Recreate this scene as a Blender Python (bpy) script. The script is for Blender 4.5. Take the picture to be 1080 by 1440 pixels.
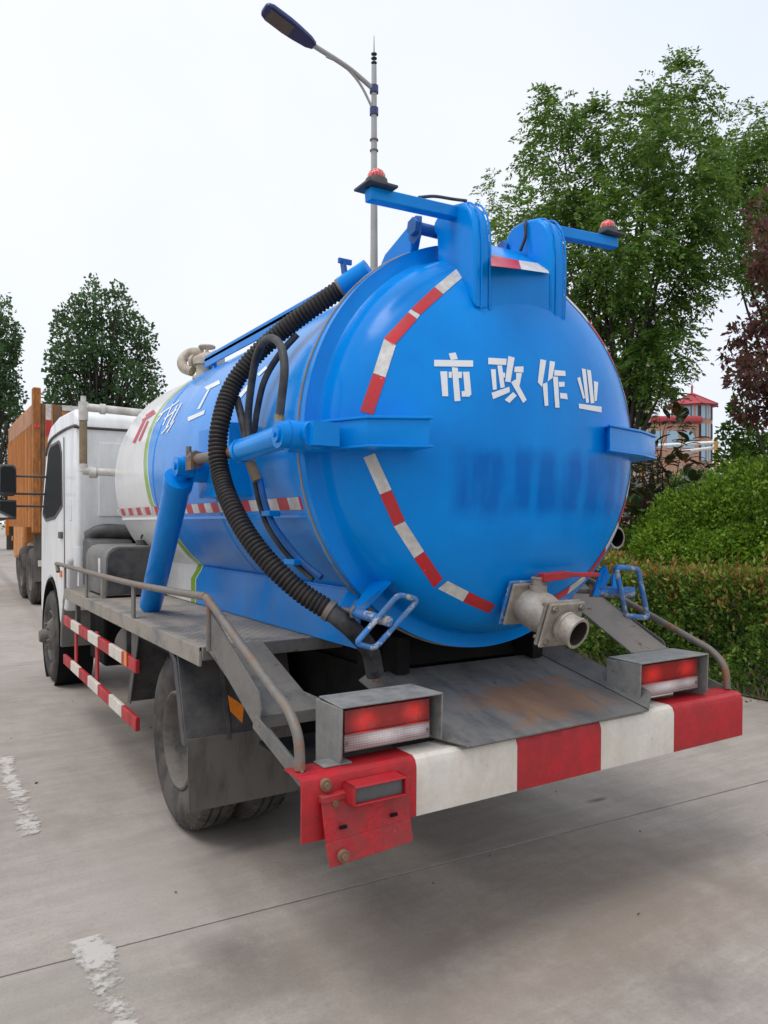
import bpy, bmesh, math, random
import numpy as np
from mathutils import Vector, Matrix
R = math.radians
random.seed(7); rng = np.random.default_rng(7)
for o in list(bpy.data.objects): bpy.data.objects.remove(o)
SC = bpy.context.scene
COL = SC.collection

# ------------------------------------------------------------------ camera
# x = to the truck's right, y = towards the truck's front, origin on the ground under the rear bumper
F, CH, CX, CY, YAW, HZ = 1062.0, 1.5, -2.07, -2.02, R(31.9), 735.0
cam = bpy.data.cameras.new('camera'); cam_o = bpy.data.objects.new('camera', cam); COL.objects.link(cam_o)
cam_o.location = (CX, CY, CH); cam_o.rotation_euler = (R(90), 0, -YAW)
cam.sensor_fit = 'VERTICAL'; cam.sensor_height = 36.0; cam.sensor_width = 27.0
cam.lens = F / 1440.0 * 36.0; cam.shift_y = (HZ - 720.0) / 1440.0
cam.clip_start = 0.05; cam.clip_end = 2000
SC.camera = cam_o
# ------------------------------------------------------------------ world + sun (hazy overcast)
SUN_EL, SUN_AZ = R(67), R(-96)          # azimuth clockwise from +y: light comes from the front left
w = bpy.data.worlds.new('World'); SC.world = w; w.use_nodes = True
nt = w.node_tree; nt.nodes.clear()
out = nt.nodes.new('ShaderNodeOutputWorld'); bg = nt.nodes.new('ShaderNodeBackground')
sky = nt.nodes.new('ShaderNodeTexSky'); sky.sky_type = 'NISHITA'; sky.sun_disc = False
sky.sun_elevation = SUN_EL; sky.sun_rotation = SUN_AZ; sky.dust_density = 6.0; sky.air_density = 1.0; sky.ozone_density = 1.0
mixw = nt.nodes.new('ShaderNodeMix'); mixw.data_type = 'RGBA'; mixw.inputs[0].default_value = 0.93
cl = nt.nodes.new('ShaderNodeTexNoise'); cl.inputs['Scale'].default_value = 1.6; cl.inputs['Detail'].default_value = 4
tcw = nt.nodes.new('ShaderNodeTexCoord'); nt.links.new(tcw.outputs['Generated'], cl.inputs['Vector'])
clr = nt.nodes.new('ShaderNodeValToRGB'); clr.color_ramp.elements[0].position = .3; clr.color_ramp.elements[1].position = .72
clr.color_ramp.elements[0].color = (8.2, 8.9, 10.4, 1); clr.color_ramp.elements[1].color = (9.7, 9.9, 10.2, 1)
nt.links.new(cl.outputs['Fac'], clr.inputs[0]); nt.links.new(sky.outputs[0], mixw.inputs[6]); nt.links.new(clr.outputs[0], mixw.inputs[7])
nt.links.new(mixw.outputs[2], bg.inputs[0]); bg.inputs[1].default_value = 0.084; nt.links.new(bg.outputs[0], out.inputs[0])
sl = bpy.data.lights.new('sun', 'SUN'); sl.energy = 1.15; sl.angle = R(24); sl.color = (1, .965, .91)
so = bpy.data.objects.new('sun', sl); COL.objects.link(so)
sd = Vector((math.cos(SUN_EL) * math.sin(SUN_AZ), math.cos(SUN_EL) * math.cos(SUN_AZ), math.sin(SUN_EL)))
so.rotation_euler = sd.to_track_quat('Z', 'Y').to_euler()
SC.view_settings.view_transform = 'Standard'; SC.view_settings.look = 'None'
SC.view_settings.exposure = 0.36; SC.view_settings.gamma = 1.0; SC.view_settings.use_curve_mapping = False
SC.render.engine = 'CYCLES'; SC.render.resolution_x = 768; SC.render.resolution_y = 1024

# ------------------------------------------------------------------ photo pixel -> point (ray cut with a plane / the tank)
FWv = np.array([math.sin(YAW), math.cos(YAW)]); RTv = np.array([math.cos(YAW), -math.sin(YAW)])
EYE = np.array([CX, CY, CH]); ZC = 1.822; TR = .80
def ray(px, py):
    d2 = FWv + RTv * (px - 540) / F
    return np.array([d2[0], d2[1], (HZ - py) / F])
def un(px, py, **k):
    (a, v), = k.items(); i = 'xyz'.index(a); d = ray(px, py)
    return Vector(EYE + (v - EYE[i]) / d[i] * d)
DR, DY0, DD = .782, .455, .345            # dished rear door: radius, rim plane, depth
def undome(px, py, off=0.0):
    s = np.array([DR + off, DD + off, DR + off]); c = np.array([0, DY0, ZC])
    d = ray(px, py) / s; o = (EYE - c) / s
    a = d @ d; b = 2 * o @ d; q = o @ o - 1; D = max(b * b - 4 * a * q, 0)
    t = (-b - math.sqrt(D)) / 2 / a
    return Vector(EYE + t * ray(px, py))
def uncyl(px, py, rad):
    d = ray(px, py); o = EYE - np.array([0, 0, ZC])
    a = d[0]**2 + d[2]**2; b = 2 * (o[0] * d[0] + o[2] * d[2]); c = o[0]**2 + o[2]**2 - rad * rad
    D = max(b * b - 4 * a * c, 0); t = (-b - math.sqrt(D)) / 2 / a
    return Vector(EYE + t * d)

# ------------------------------------------------------------------ materials
def newmat(name):
    m = bpy.data.materials.new(name); m.use_nodes = True
    return m, m.node_tree, m.node_tree.nodes['Principled BSDF']
def N(nt, t, **inp):
    n = nt.nodes.new(t)
    for k, v in inp.items(): n.inputs[k].default_value = v
    return n
def c4(c): return (c[0], c[1], c[2], 1)
def mixc(nt, fac, a, b):
    m = nt.nodes.new('ShaderNodeMix'); m.data_type = 'RGBA'
    if hasattr(fac, 'links'): nt.links.new(fac, m.inputs[0])
    else: m.inputs[0].default_value = fac
    for i, v in ((6, a), (7, b)):
        if hasattr(v, 'links'): nt.links.new(v, m.inputs[i])
        else: m.inputs[i].default_value = c4(v)
    return m.outputs[2]
def mth(nt, op, a, b=None, c=None):
    m = nt.nodes.new('ShaderNodeMath'); m.operation = op
    for i, v in enumerate((a, b, c)):
        if v is None: continue
        if hasattr(v, 'links'): nt.links.new(v, m.inputs[i])
        else: m.inputs[i].default_value = v
    return m.outputs[0]
def ramp(nt, src, pts, interp='LINEAR'):
    r = nt.nodes.new('ShaderNodeValToRGB'); r.color_ramp.interpolation = interp
    e = r.color_ramp.elements
    while len(e) < len(pts): e.new(.5)
    for q, (p, v) in zip(e, pts):
        q.position = p; q.color = c4(v) if not isinstance(v, (int, float)) else (v, v, v, 1)
    nt.links.new(src, r.inputs[0]); return r.outputs[0]
def noise(nt, scale, detail=6, rough=.6, vec=None, stretch=None):
    n = N(nt, 'ShaderNodeTexNoise', Scale=scale, Detail=detail, Roughness=rough)
    tc = nt.nodes.new('ShaderNodeTexCoord'); v = tc.outputs['Object']
    if stretch:
        mp = nt.nodes.new('ShaderNodeMapping'); mp.inputs['Scale'].default_value = stretch
        nt.links.new(v, mp.inputs[0]); v = mp.outputs[0]
    nt.links.new(v, n.inputs['Vector']); return n.outputs['Fac']
def mat(name, col, rough=.5, metal=0, var=.12, vs=6.0, dirt=None, dirt_amt=.5, ds=5.0, bump=.0, bs=60, coat=0, stretch=None, spec=.5, worn=None, worn_amt=.65, ws=14.0):
    m, nt, p = newmat(name)
    n1 = noise(nt, vs, 5, .6)
    c = mixc(nt, ramp(nt, n1, [(.3, 0.), (.7, 1.)]), [x * (1 - var) for x in col], [min(1, x * (1 + var)) for x in col])
    fine = ramp(nt, noise(nt, vs * 7, 8, .72), [(.36, 1.), (.56, 0.)])
    c = mixc(nt, mth(nt, 'MULTIPLY', fine, min(.7, var * 2.2)), c, [x * .5 for x in col])
    rr = rough
    if dirt is not None:
        n2 = noise(nt, ds, 9, .68, stretch=stretch)
        f = ramp(nt, n2, [(.52 - .16 * dirt_amt - .06, 0.), (.52 - .16 * dirt_amt + .12, 1.)])
        f = mth(nt, 'MULTIPLY', f, min(1, .35 + .6 * dirt_amt))
        c = mixc(nt, f, c, dirt)
        rr = mth(nt, 'ADD', mth(nt, 'MULTIPLY', f, .35), rough)
    if worn is not None:
        n3 = noise(nt, ws, 12, .72)
        f3 = ramp(nt, n3, [(worn_amt - .06, 0.), (worn_amt - .03, 1.)])
        c = mixc(nt, f3, c, worn)
    nt.links.new(c, p.inputs['Base Color'])
    if hasattr(rr, 'links'): nt.links.new(rr, p.inputs['Roughness'])
    else:
        rn = noise(nt, vs * 2.3, 4)
        nt.links.new(mth(nt, 'ADD', mth(nt, 'MULTIPLY', rn, .16), rough - .08), p.inputs['Roughness'])
    p.inputs['Metallic'].default_value = metal; p.inputs['Coat Weight'].default_value = coat; p.inputs['Coat Roughness'].default_value = .12
    p.inputs['Specular IOR Level'].default_value = spec
    if bump:
        b = N(nt, 'ShaderNodeBump', Strength=bump, Distance=.004)
        nt.links.new(noise(nt, bs, 6, .65), b.inputs['Height']); nt.links.new(b.outputs[0], p.inputs['Normal'])
    return m
DUST = (.21, .19, .165); RUST = (.16, .065, .025)
BLUE = (.006, .135, .47)
def paint_blue(name, smear=False):
    m, nt, p = newmat(name)
    n = noise(nt, 2.2, 5, .55)
    c = mixc(nt, ramp(nt, n, [(.3, 0.), (.7, 1.)]), (.0, .205, .64), (.0, .275, .80))
    st = noise(nt, 3.0, 6, .6, stretch=(3.5, 3.5, .35))
    c = mixc(nt, mth(nt, 'MULTIPLY', ramp(nt, st, [(.52, 0.), (.72, 1.)]), .30), c, (.0, .28, .76))
    if smear:      # darker repainted patches where an old number was painted over
        tc = nt.nodes.new('ShaderNodeTexCoord'); sx = nt.nodes.new('ShaderNodeSeparateXYZ'); nt.links.new(tc.outputs['Object'], sx.inputs[0])
        wv = noise(nt, 2.6, 4, .6, stretch=(1, 1, .4))
        xx = mth(nt, 'ADD', sx.outputs[0], mth(nt, 'MULTIPLY', wv, .05))
        bars = mth(nt, 'SINE', mth(nt, 'MULTIPLY', xx, 47.0))
        bn = noise(nt, 8.5, 3, .5, stretch=(1.9, .3, .42))
        bars = ramp(nt, mth(nt, 'ADD', mth(nt, 'MULTIPLY', bars, .13), bn), [(.30, 0.25), (.52, 1.)])
        zz = mth(nt, 'ADD', sx.outputs[2], mth(nt, 'MULTIPLY', noise(nt, 7, 4), .10))
        def band(v, a0, a1, b1, b0):
            mr = nt.nodes.new('ShaderNodeMapRange'); mr.interpolation_type = 'SMOOTHSTEP'; nt.links.new(v, mr.inputs[0]); mr.inputs[1].default_value = a0; mr.inputs[2].default_value = a1
            m2 = nt.nodes.new('ShaderNodeMapRange'); m2.interpolation_type = 'SMOOTHSTEP'; nt.links.new(v, m2.inputs[0]); m2.inputs[1].default_value = b0; m2.inputs[2].default_value = b1
            return mth(nt, 'MULTIPLY', mr.outputs[0], m2.outputs[0])
        mk = mth(nt, 'MULTIPLY', band(zz, 1.54, 1.62, 1.78, 1.86), band(sx.outputs[0], -.44, -.36, .52, .60))
        c = mixc(nt, mth(nt, 'MULTIPLY', mth(nt, 'MULTIPLY', mk, bars), .62), c, (.0, .085, .42))
    dn = noise(nt, 9, 10, .7)
    f = ramp(nt, dn, [(.56, 0.), (.78, .35)])
    c = mixc(nt, mth(nt, 'MULTIPLY', f, .4), c, (.02, .17, .42))
    sp = noise(nt, 55, 3, .5)
    c = mixc(nt, mth(nt, 'MULTIPLY', ramp(nt, sp, [(.73, 0.), (.77, 1.)]), .3), c, (.08, .15, .25))
    nt.links.new(c, p.inputs['Base Color'])
    nt.links.new(mth(nt, 'ADD', mth(nt, 'MULTIPLY', dn, .34), .08), p.inputs['Roughness'])
    p.inputs['Coat Weight'].default_value = .08; p.inputs['Coat Roughness'].default_value = .2; p.inputs['Specular IOR Level'].default_value = .14
    b = N(nt, 'ShaderNodeBump', Strength=.28, Distance=.02)
    nt.links.new(noise(nt, 4, 3, .5), b.inputs['Height']); nt.links.new(b.outputs[0], p.inputs['Normal'])
    return m
M = {}
M['blue'] = paint_blue('blue_paint'); M['blue_door'] = paint_blue('blue_door_paint', True)
M['blue_worn'] = mat('blue_worn', (.002, .20, .62), .45, var=.2, dirt=(.13, .17, .22), dirt_amt=.45, ds=9, bump=.4, bs=80, worn=(.42, .40, .36), worn_amt=.60, ws=22)
M['blue_grimy'] = mat('blue_grimy', (.002, .14, .50), .45, var=.18, dirt=(.03, .09, .22), dirt_amt=.35, ds=8, bump=.3, worn=(.10, .06, .05), worn_amt=.72)
def tank_paint():
    m, nt, p = newmat('tank_paint')
    tc = nt.nodes.new('ShaderNodeTexCoord'); sx = nt.nodes.new('ShaderNodeSeparateXYZ'); nt.links.new(tc.outputs['Object'], sx.inputs[0])
    z0, z1 = .95, 2.65
    zn = mth(nt, 'DIVIDE', mth(nt, 'SUBTRACT', sx.outputs[2], z0), z1 - z0)
    # front edge of the green band, as y over z
    pts = []
    for (px, py) in [(296, 812), (284, 799), (267, 784), (243, 754), (219, 724), (210, 707), (204, 680), (201.5, 647), (209, 606), (228, 570), (250, 549)]:
        q = uncyl(px, py, TR); pts.append((q.z, q.y))
    pts.sort(); pts = [(z0, pts[0][1])] + pts + [(z1, pts[-1][1] + .1)]
    yb = mth(nt, 'MULTIPLY', ramp(nt, zn, [((z - z0) / (z1 - z0), y / 4.0) for z, y in pts]), 4.0)
    d = mth(nt, 'SUBTRACT', sx.outputs[1], yb)            # >0 towards the cab
    white = mixc(nt, noise(nt, 5, 6), (.74, .73, .71), (.82, .82, .81))
    n = noise(nt, 2.2, 5, .55); blue = mixc(nt, ramp(nt, n, [(.3, 0.), (.7, 1.)]), (.0, .205, .64), (.0, .275, .80))
    def step(v, t):
        return mth(nt, 'GREATER_THAN', v, t)
    c = mixc(nt, step(d, -.105), blue, (.72, .74, .72))
    c = mixc(nt, step(d, -.09), c, (.24, .42, .02))
    c = mixc(nt, step(d, -.005), c, (.72, .74, .72))
    c = mixc(nt, step(d, .01), c, white)
    dn = noise(nt, 5, 9, .7, stretch=(1, 1, .5))
    low = nt.nodes.new('ShaderNodeMapRange'); nt.links.new(sx.outputs[2], low.inputs[0]); low.inputs[1].default_value = 1.75; low.inputs[2].default_value = 1.0
    f = mth(nt, 'MULTIPLY', ramp(nt, dn, [(.4, 0.1), (.7, 1.)]), mth(nt, 'ADD', mth(nt, 'MULTIPLY', low.outputs[0], .36), .03))
    c = mixc(nt, f, c, (.19, .175, .15))
    nt.links.new(c, p.inputs['Base Color'])
    nt.links.new(mth(nt, 'ADD', mth(nt, 'MULTIPLY', dn, .34), .06), p.inputs['Roughness'])
    p.inputs['Coat Weight'].default_value = .10; p.inputs['Coat Roughness'].default_value = .2; p.inputs['Specular IOR Level'].default_value = .25
    b = N(nt, 'ShaderNodeBump', Strength=.28, Distance=.02)
    nt.links.new(noise(nt, 3.5, 3, .5), b.inputs['Height']); nt.links.new(b.outputs[0], p.inputs['Normal'])
    return m
M['tank'] = tank_paint()
M['white'] = mat('cab_white', (.80, .81, .81), .30, var=.03, dirt=(.52, .50, .46), dirt_amt=.15, ds=3, coat=.3, stretch=(2, 2, .5))
M['cream'] = mat('cream_paint', (.58, .50, .40), .55, var=.12, dirt=(.25, .20, .14), dirt_amt=.4, ds=12, bump=.3)
M['white_pipe'] = mat('white_pipe', (.66, .65, .60), .5, dirt=(.33, .30, .25), dirt_amt=.4, ds=10)
M['sleeve'] = mat('sleeve', (.20, .17, .12), .8, var=.3, dirt=(.30, .21, .12), dirt_amt=.6, ds=14, bump=.6)
M['steel'] = mat('grey_steel', (.125, .125, .12), .55, .0, var=.2, vs=9, dirt=DUST, dirt_amt=.55, ds=6, bump=.4, worn=RUST, worn_amt=.66, ws=9)
M['steel_dark'] = mat('dark_steel', (.045, .048, .052), .55, var=.25, dirt=(.12, .11, .10), dirt_amt=.45, ds=7, bump=.35)
M['steel_dusty'] = mat('dusty_steel', (.17, .165, .155), .65, var=.22, dirt=(.34, .295, .245), dirt_amt=.75, ds=4, bump=.4, worn=(.19, .09, .04), worn_amt=.68, ws=8)
M['rail'] = mat('rail_steel', (.17, .165, .155), .45, .25, var=.2, dirt=(.24, .19, .15), dirt_amt=.5, ds=11, bump=.3, worn=(.26, .13, .07), worn_amt=.60, ws=10)
M['deck'] = mat('deck_plate', (.15, .145, .135), .5, .15, var=.2, vs=5, dirt=(.25, .155, .095), dirt_amt=.30, ds=2.0, bump=.35, bs=40, worn=(.09, .085, .08), worn_amt=.64, ws=20)
def deck_mat():
    m = mat('deck_plate_rust', (.135, .135, .132), .45, .1, var=.2, vs=6, dirt=(.19, .175, .16), dirt_amt=.45, ds=5, bump=.35, bs=40, stretch=(3, 1, 1), worn=(.07, .066, .062), worn_amt=.68, ws=20)
    nt = m.node_tree; p = nt.nodes['Principled BSDF']; src = p.inputs['Base Color'].links[0].from_socket
    tc = nt.nodes.new('ShaderNodeTexCoord'); mp = nt.nodes.new('ShaderNodeMapping'); mp.vector_type = 'TEXTURE'; mp.inputs['Location'].default_value = (.08, .20, .79); mp.inputs['Scale'].default_value = (.40, .24, 3)
    nt.links.new(tc.outputs['Object'], mp.inputs[0]); ln = nt.nodes.new('ShaderNodeVectorMath'); ln.operation = 'LENGTH'; nt.links.new(mp.outputs[0], ln.inputs[0])
    v = mth(nt, 'SUBTRACT', mth(nt, 'ADD', 1.0, mth(nt, 'MULTIPLY', mth(nt, 'SUBTRACT', noise(nt, 6, 10, .7), .5), 2.2)), ln.outputs['Value'])
    c = mixc(nt, mth(nt, 'MULTIPLY', ramp(nt, v, [(.1, 0.), (.45, 1.)]), .8), src, (.235, .125, .065))
    nt.links.new(c, p.inputs['Base Color']); return m
M['deck'] = deck_mat()
M['box'] = mat('light_box_steel', (.20, .205, .20), .6, .1, var=.22, vs=25, dirt=(.28, .27, .25), dirt_amt=.45, ds=18, bump=.3, worn=(.2, .1, .05), worn_amt=.72)
M['black'] = mat('black_chassis', (.006, .006, .006), .8, var=.3, spec=.2, dirt=(.022, .020, .018), dirt_amt=.35, ds=5, bump=.4)
M['bore'] = mat('pipe_bore', (.05, .04, .032), .8, var=.3, spec=.2)
M['plastic'] = mat('black_plastic', (.03, .031, .033), .42, var=.15, dirt=(.13, .125, .12), dirt_amt=.4, ds=4)
M['plastic_top'] = mat('dusty_plastic', (.13, .13, .125), .6, var=.15, dirt=(.22, .21, .19), dirt_amt=.5, ds=6)
M['rubber'] = mat('rubber', (.022, .021, .020), .8, var=.25, dirt=(.13, .115, .10), dirt_amt=.5, ds=5, bump=.5, bs=90)
M['tyre'] = mat('tyre_rubber', (.020, .019, .018), .75, var=.3, vs=10, dirt=(.135, .12, .105), dirt_amt=.50, ds=4.5, bump=.5, bs=70)
M['rim'] = mat('rim_steel', (.085, .08, .075), .55, .1, var=.25, dirt=(.19, .165, .14), dirt_amt=.55, ds=6, bump=.4)
M['flap'] = mat('mud_flap', (.075, .07, .063), .75, var=.15, vs=3, dirt=(.17, .15, .13), dirt_amt=.6, ds=3, bump=.3, stretch=(2.5, 2.5, .6))
M['hose'] = mat('suction_hose', (.010, .0095, .0095), .6, var=.25, vs=20, dirt=(.05, .036, .028), dirt_amt=.25, ds=14, bump=.3)
M['hydraulic'] = mat('hydraulic_hose', (.02, .02, .023), .55, var=.2, dirt=(.12, .12, .12), dirt_amt=.3, ds=10)
M['brass'] = mat('brass_fitting', (.42, .33, .17), .45, .6, var=.2, dirt=(.2, .15, .08), dirt_amt=.4, ds=20)
M['alu'] = mat('cast_aluminium', (.42, .39, .34), .55, .25, var=.12, vs=14, dirt=(.24, .20, .16), dirt_amt=.5, ds=9, bump=.5, bs=120)
M['red'] = mat('red_paint', (.48, .008, .016), .42, var=.15, vs=5, dirt=(.26, .018, .02), dirt_amt=.35, ds=7, bump=.3, worn=(.24, .10, .08), worn_amt=.70, ws=16)
M['red_worn'] = mat('worn_red_paint', (.50, .012, .022), .45, var=.25, vs=9, dirt=(.24, .05, .045), dirt_amt=.45, ds=10, bump=.5, worn=(.50, .30, .27), worn_amt=.68, ws=10)
M['bwhite'] = mat('white_bumper_paint', (.70, .655, .58), .5, var=.08, dirt=(.50, .43, .34), dirt_amt=.25, ds=2.5, bump=.3, stretch=(1.5, 1.5, .8), worn=(.24, .14, .08), worn_amt=.675, ws=9)
M['tape_red'] = mat('red_tape', (.58, .014, .022), .32, var=.08, vs=40, dirt=(.36, .05, .05), dirt_amt=.2, ds=14, worn=(.55, .42, .40), worn_amt=.73, ws=26)
M['tape_white'] = mat('white_tape', (.70, .69, .66), .35, var=.05, vs=40, dirt=(.42, .37, .31), dirt_amt=.40, ds=16)
M['letter'] = mat('white_letters', (.78, .80, .81), .4, var=.04, worn=(.10, .27, .55), worn_amt=.725, ws=30)
M['letter_red'] = mat('red_letters', (.50, .03, .06), .4, var=.05)
M['amber'] = mat('amber_reflector', (.75, .21, .01), .25, var=.12, vs=60)
M['orange'] = mat('orange_paint', (.66, .24, .03), .6, var=.18, dirt=(.34, .17, .08), dirt_amt=.45, ds=1.5, stretch=(3, 3, .4), worn=(.12, .06, .03), worn_amt=.70, ws=3)
M['rusty'] = mat('rusty_steel', (.16, .09, .055), .8, var=.3, dirt=(.26, .15, .09), dirt_amt=.5, ds=5, bump=.5)
M['concrete_post'] = mat('pole_paint', (.42, .42, .41), .45, var=.05, dirt=(.30, .29, .27), dirt_amt=.2, ds=2)
M['navy'] = mat('navy_lamp', (.018, .035, .15), .4, var=.1, coat=.2)
M['lamp_glass'] = mat('lamp_lens', (.10, .105, .11), .2, var=.1)
def glass_dark(name, col, rough=.06):
    m, nt, p = newmat(name); p.inputs['Base Color'].default_value = c4(col); p.inputs['Roughness'].default_value = rough
    p.inputs['Specular IOR Level'].default_value = .6; p.inputs['Coat Weight'].default_value = .3
    return m
M['glass'] = glass_dark('window_glass', (.015, .02, .02))
M['cab_dark'] = glass_dark('dark_window_panel', (.012, .013, .014), .7); M['cab_dark'].node_tree.nodes['Principled BSDF'].inputs['Specular IOR Level'].default_value = .12; M['cab_dark'].node_tree.nodes['Principled BSDF'].inputs['Coat Weight'].default_value = 0  # shade of the cab interior put into a solid panel's dark colour
M['mirror'] = glass_dark('mirror_glass', (.75, .78, .8), .03); M['mirror'].node_tree.nodes['Principled BSDF'].inputs['Metallic'].default_value = 1
def lens(name, col, sc, dark=.35, lite=1.6, st=(1.2, 1, 5)):
    m, nt, p = newmat(name)
    tc = nt.nodes.new('ShaderNodeTexCoord')
    wv = N(nt, 'ShaderNodeTexWave', Scale=sc, Distortion=0.6); wv.bands_direction = 'X'
    nt.links.new(tc.outputs['Object'], wv.inputs['Vector'])
    n = noise(nt, 9, 4, .6, stretch=st)
    v = mth(nt, 'ADD', mth(nt, 'MULTIPLY', n, .8), mth(nt, 'MULTIPLY', wv.outputs['Fac'], .2))
    c = mixc(nt, ramp(nt, v, [(.36, 0.), (.66, 1.)]), [x * dark for x in col], [min(1, x * lite) for x in col])
    nt.links.new(c, p.inputs['Base Color']); p.inputs['Roughness'].default_value = .10
    p.inputs['Coat Weight'].default_value = .6; p.inputs['Coat Roughness'].default_value = .05
    b = N(nt, 'ShaderNodeBump', Strength=.6, Distance=.003); nt.links.new(wv.outputs['Fac'], b.inputs['Height']); nt.links.new(b.outputs[0], p.inputs['Normal'])
    return m
def tail_lens(name, cold, hot, glow_spots, fine):
    m, nt, p = newmat(name)
    tc = nt.nodes.new('ShaderNodeTexCoord'); sx = nt.nodes.new('ShaderNodeSeparateXYZ'); nt.links.new(tc.outputs['Generated'], sx.inputs[0]); tot = None
    for u, v, su, sv, a in glow_spots:  # soft bulb glow painted into the lens colour as bright spots
        du = mth(nt, 'DIVIDE', mth(nt, 'SUBTRACT', sx.outputs[0], u), su); dv = mth(nt, 'DIVIDE', mth(nt, 'SUBTRACT', sx.outputs[2], v), sv)
        q = mth(nt, 'SQRT', mth(nt, 'ADD', mth(nt, 'MULTIPLY', du, du), mth(nt, 'MULTIPLY', dv, dv)))
        e = mth(nt, 'MULTIPLY', ramp(nt, q, [(0., 1.), (1., 0.)], 'EASE'), a); tot = e if tot is None else mth(nt, 'ADD', tot, e)
    wv = N(nt, 'ShaderNodeTexWave', Scale=55.0, Distortion=0.3); wv.bands_direction = 'X'; nt.links.new(tc.outputs['Object'], wv.inputs['Vector'])
    wz = N(nt, 'ShaderNodeTexWave', Scale=40.0, Distortion=0.3); wz.bands_direction = 'Z'; nt.links.new(tc.outputs['Object'], wz.inputs['Vector'])
    tex = mth(nt, 'MULTIPLY', mth(nt, 'MULTIPLY', wv.outputs['Fac'], wz.outputs['Fac']), fine)
    f = mth(nt, 'ADD', mth(nt, 'MULTIPLY', tot, mth(nt, 'ADD', mth(nt, 'MULTIPLY', noise(nt, 30, 4, .6), .8), .6)), tex)
    c = mixc(nt, ramp(nt, f, [(0., 0.), (1., 1.)]), cold, hot)
    c = mixc(nt, ramp(nt, noise(nt, 25, 8, .7), [(.55, 0.), (.75, .35)]), c, (.25, .16, .14))
    nt.links.new(c, p.inputs['Base Color']); p.inputs['Roughness'].default_value = .12; p.inputs['Coat Weight'].default_value = .5; p.inputs['Coat Roughness'].default_value = .06
    b = N(nt, 'ShaderNodeBump', Strength=.5, Distance=.002); nt.links.new(wv.outputs['Fac'], b.inputs['Height']); nt.links.new(b.outputs[0], p.inputs['Normal'])
    return m
M['lens_red'] = tail_lens('red_lens', (.20, .001, .003), (.95, .03, .025), [(.22, .45, .22, .75, .9), (.80, .5, .2, .7, .9), (.5, .5, .5, .9, .2)], .10)
M['lens_clear'] = tail_lens('clear_lens', (.22, .14, .14), (.95, .88, .86), [(.45, .6, .45, .6, .75), (.85, .6, .2, .5, .5)], .35)
M['beacon'] = lens('beacon_red', (.70, .06, .06), 30)
M['refl'] = mat('reflector_chrome', (.7, .35, .3), .2, .8)
def leafmat(name, cols, rough=.5, trans=.25, spec=.35):
    m, nt, p = newmat(name)
    g = nt.nodes.new('ShaderNodeNewGeometry')
    k = len(cols)
    c = ramp(nt, g.outputs['Random Per Island'], [(i / (k - 1), cols[i]) for i in range(k)])
    nt.links.new(c, p.inputs['Base Color']); p.inputs['Roughness'].default_value = rough; p.inputs['Specular IOR Level'].default_value = spec
    tr = nt.nodes.new('ShaderNodeBsdfTranslucent'); nt.links.new(mixc(nt, .4, c, (.16, .22, .02)), tr.inputs['Color'])
    ms = N(nt, 'ShaderNodeMixShader', Fac=trans); nt.links.new(p.outputs[0], ms.inputs[1]); nt.links.new(tr.outputs[0], ms.inputs[2])
    nt.links.new(ms.outputs[0], nt.nodes['Material Output'].inputs['Surface'])
    return m
M['leaf_locust'] = leafmat('leaf_locust', [(.035, .095, .018), (.07, .165, .025), (.13, .25, .035), (.21, .34, .05)], .45, .45)
M['leaf_poplar'] = leafmat('leaf_poplar', [(.035, .085, .04), (.06, .13, .055), (.095, .18, .07)], .5, .35)
M['leaf_shrub'] = leafmat('leaf_shrub', [(.06, .15, .012), (.13, .27, .02), (.22, .37, .03), (.34, .46, .05)], .45, .4)
M['leaf_hedge'] = leafmat('leaf_hedge', [(.03, .085, .015), (.06, .15, .022), (.11, .22, .03), (.18, .30, .045), (.26, .34, .06)], .45, .25)
M['leaf_hedge_top'] = leafmat('leaf_hedge_top', [(.09, .19, .022), (.18, .30, .035), (.36, .15, .06), (.24, .34, .04), (.46, .20, .09), (.30, .10, .05), (.14, .26, .025), (.20, .32, .03)], .45, .25)
M['leaf_olive'] = leafmat('leaf_olive', [(.06, .10, .02), (.12, .17, .03), (.22, .15, .05), (.17, .22, .04)], .45, .3)
M['leaf_plum'] = leafmat('leaf_plum', [(.07, .02, .032), (.12, .032, .05), (.20, .045, .055), (.10, .07, .05), (.15, .065, .065)], .4, .4)
M['leaf_willow'] = leafmat('leaf_willow', [(.05, .07, .05), (.08, .10, .07), (.11, .13, .09)], .6, .2)
M['leaf_magnolia'] = leafmat('leaf_magnolia', [(.03, .07, .018), (.06, .10, .03), (.10, .13, .05), (.24, .13, .035), (.20, .09, .03)], .3, .12, .6)
M['grass'] = leafmat('grass', [(.04, .08, .015), (.09, .14, .03), (.20, .17, .08)], .6, .2)
M['bark'] = mat('bark', (.06, .048, .038), .9, var=.35, vs=14, bump=1.0, bs=30)
M['soil'] = mat('soil', (.09, .072, .055), .95, var=.3, vs=9, dirt=(.17, .13, .09), dirt_amt=.5, ds=18, bump=1.0, bs=40)
M['roof_red'] = mat('roof_red', (.42, .045, .06), .6, var=.12, vs=3, dirt=(.25, .06, .06), dirt_amt=.3, ds=1)
M['brick_wall'] = mat('brick_render', (.50, .27, .19), .8, var=.15, vs=1)
M['pale_wall'] = mat('pale_wall', (.42, .38, .33), .85, var=.08, vs=1, dirt=(.33, .30, .26), dirt_amt=.35, ds=.8)
M['tower_glass'] = glass_dark('tower_glass', (.30, .45, .55), .2)
M['frame_dark'] = mat('window_frame', (.07, .05, .055), .5)
M['yellow'] = mat('yellow_paint', (.55, .33, .06), .55, var=.1, dirt=(.3, .2, .1), dirt_amt=.3)

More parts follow.
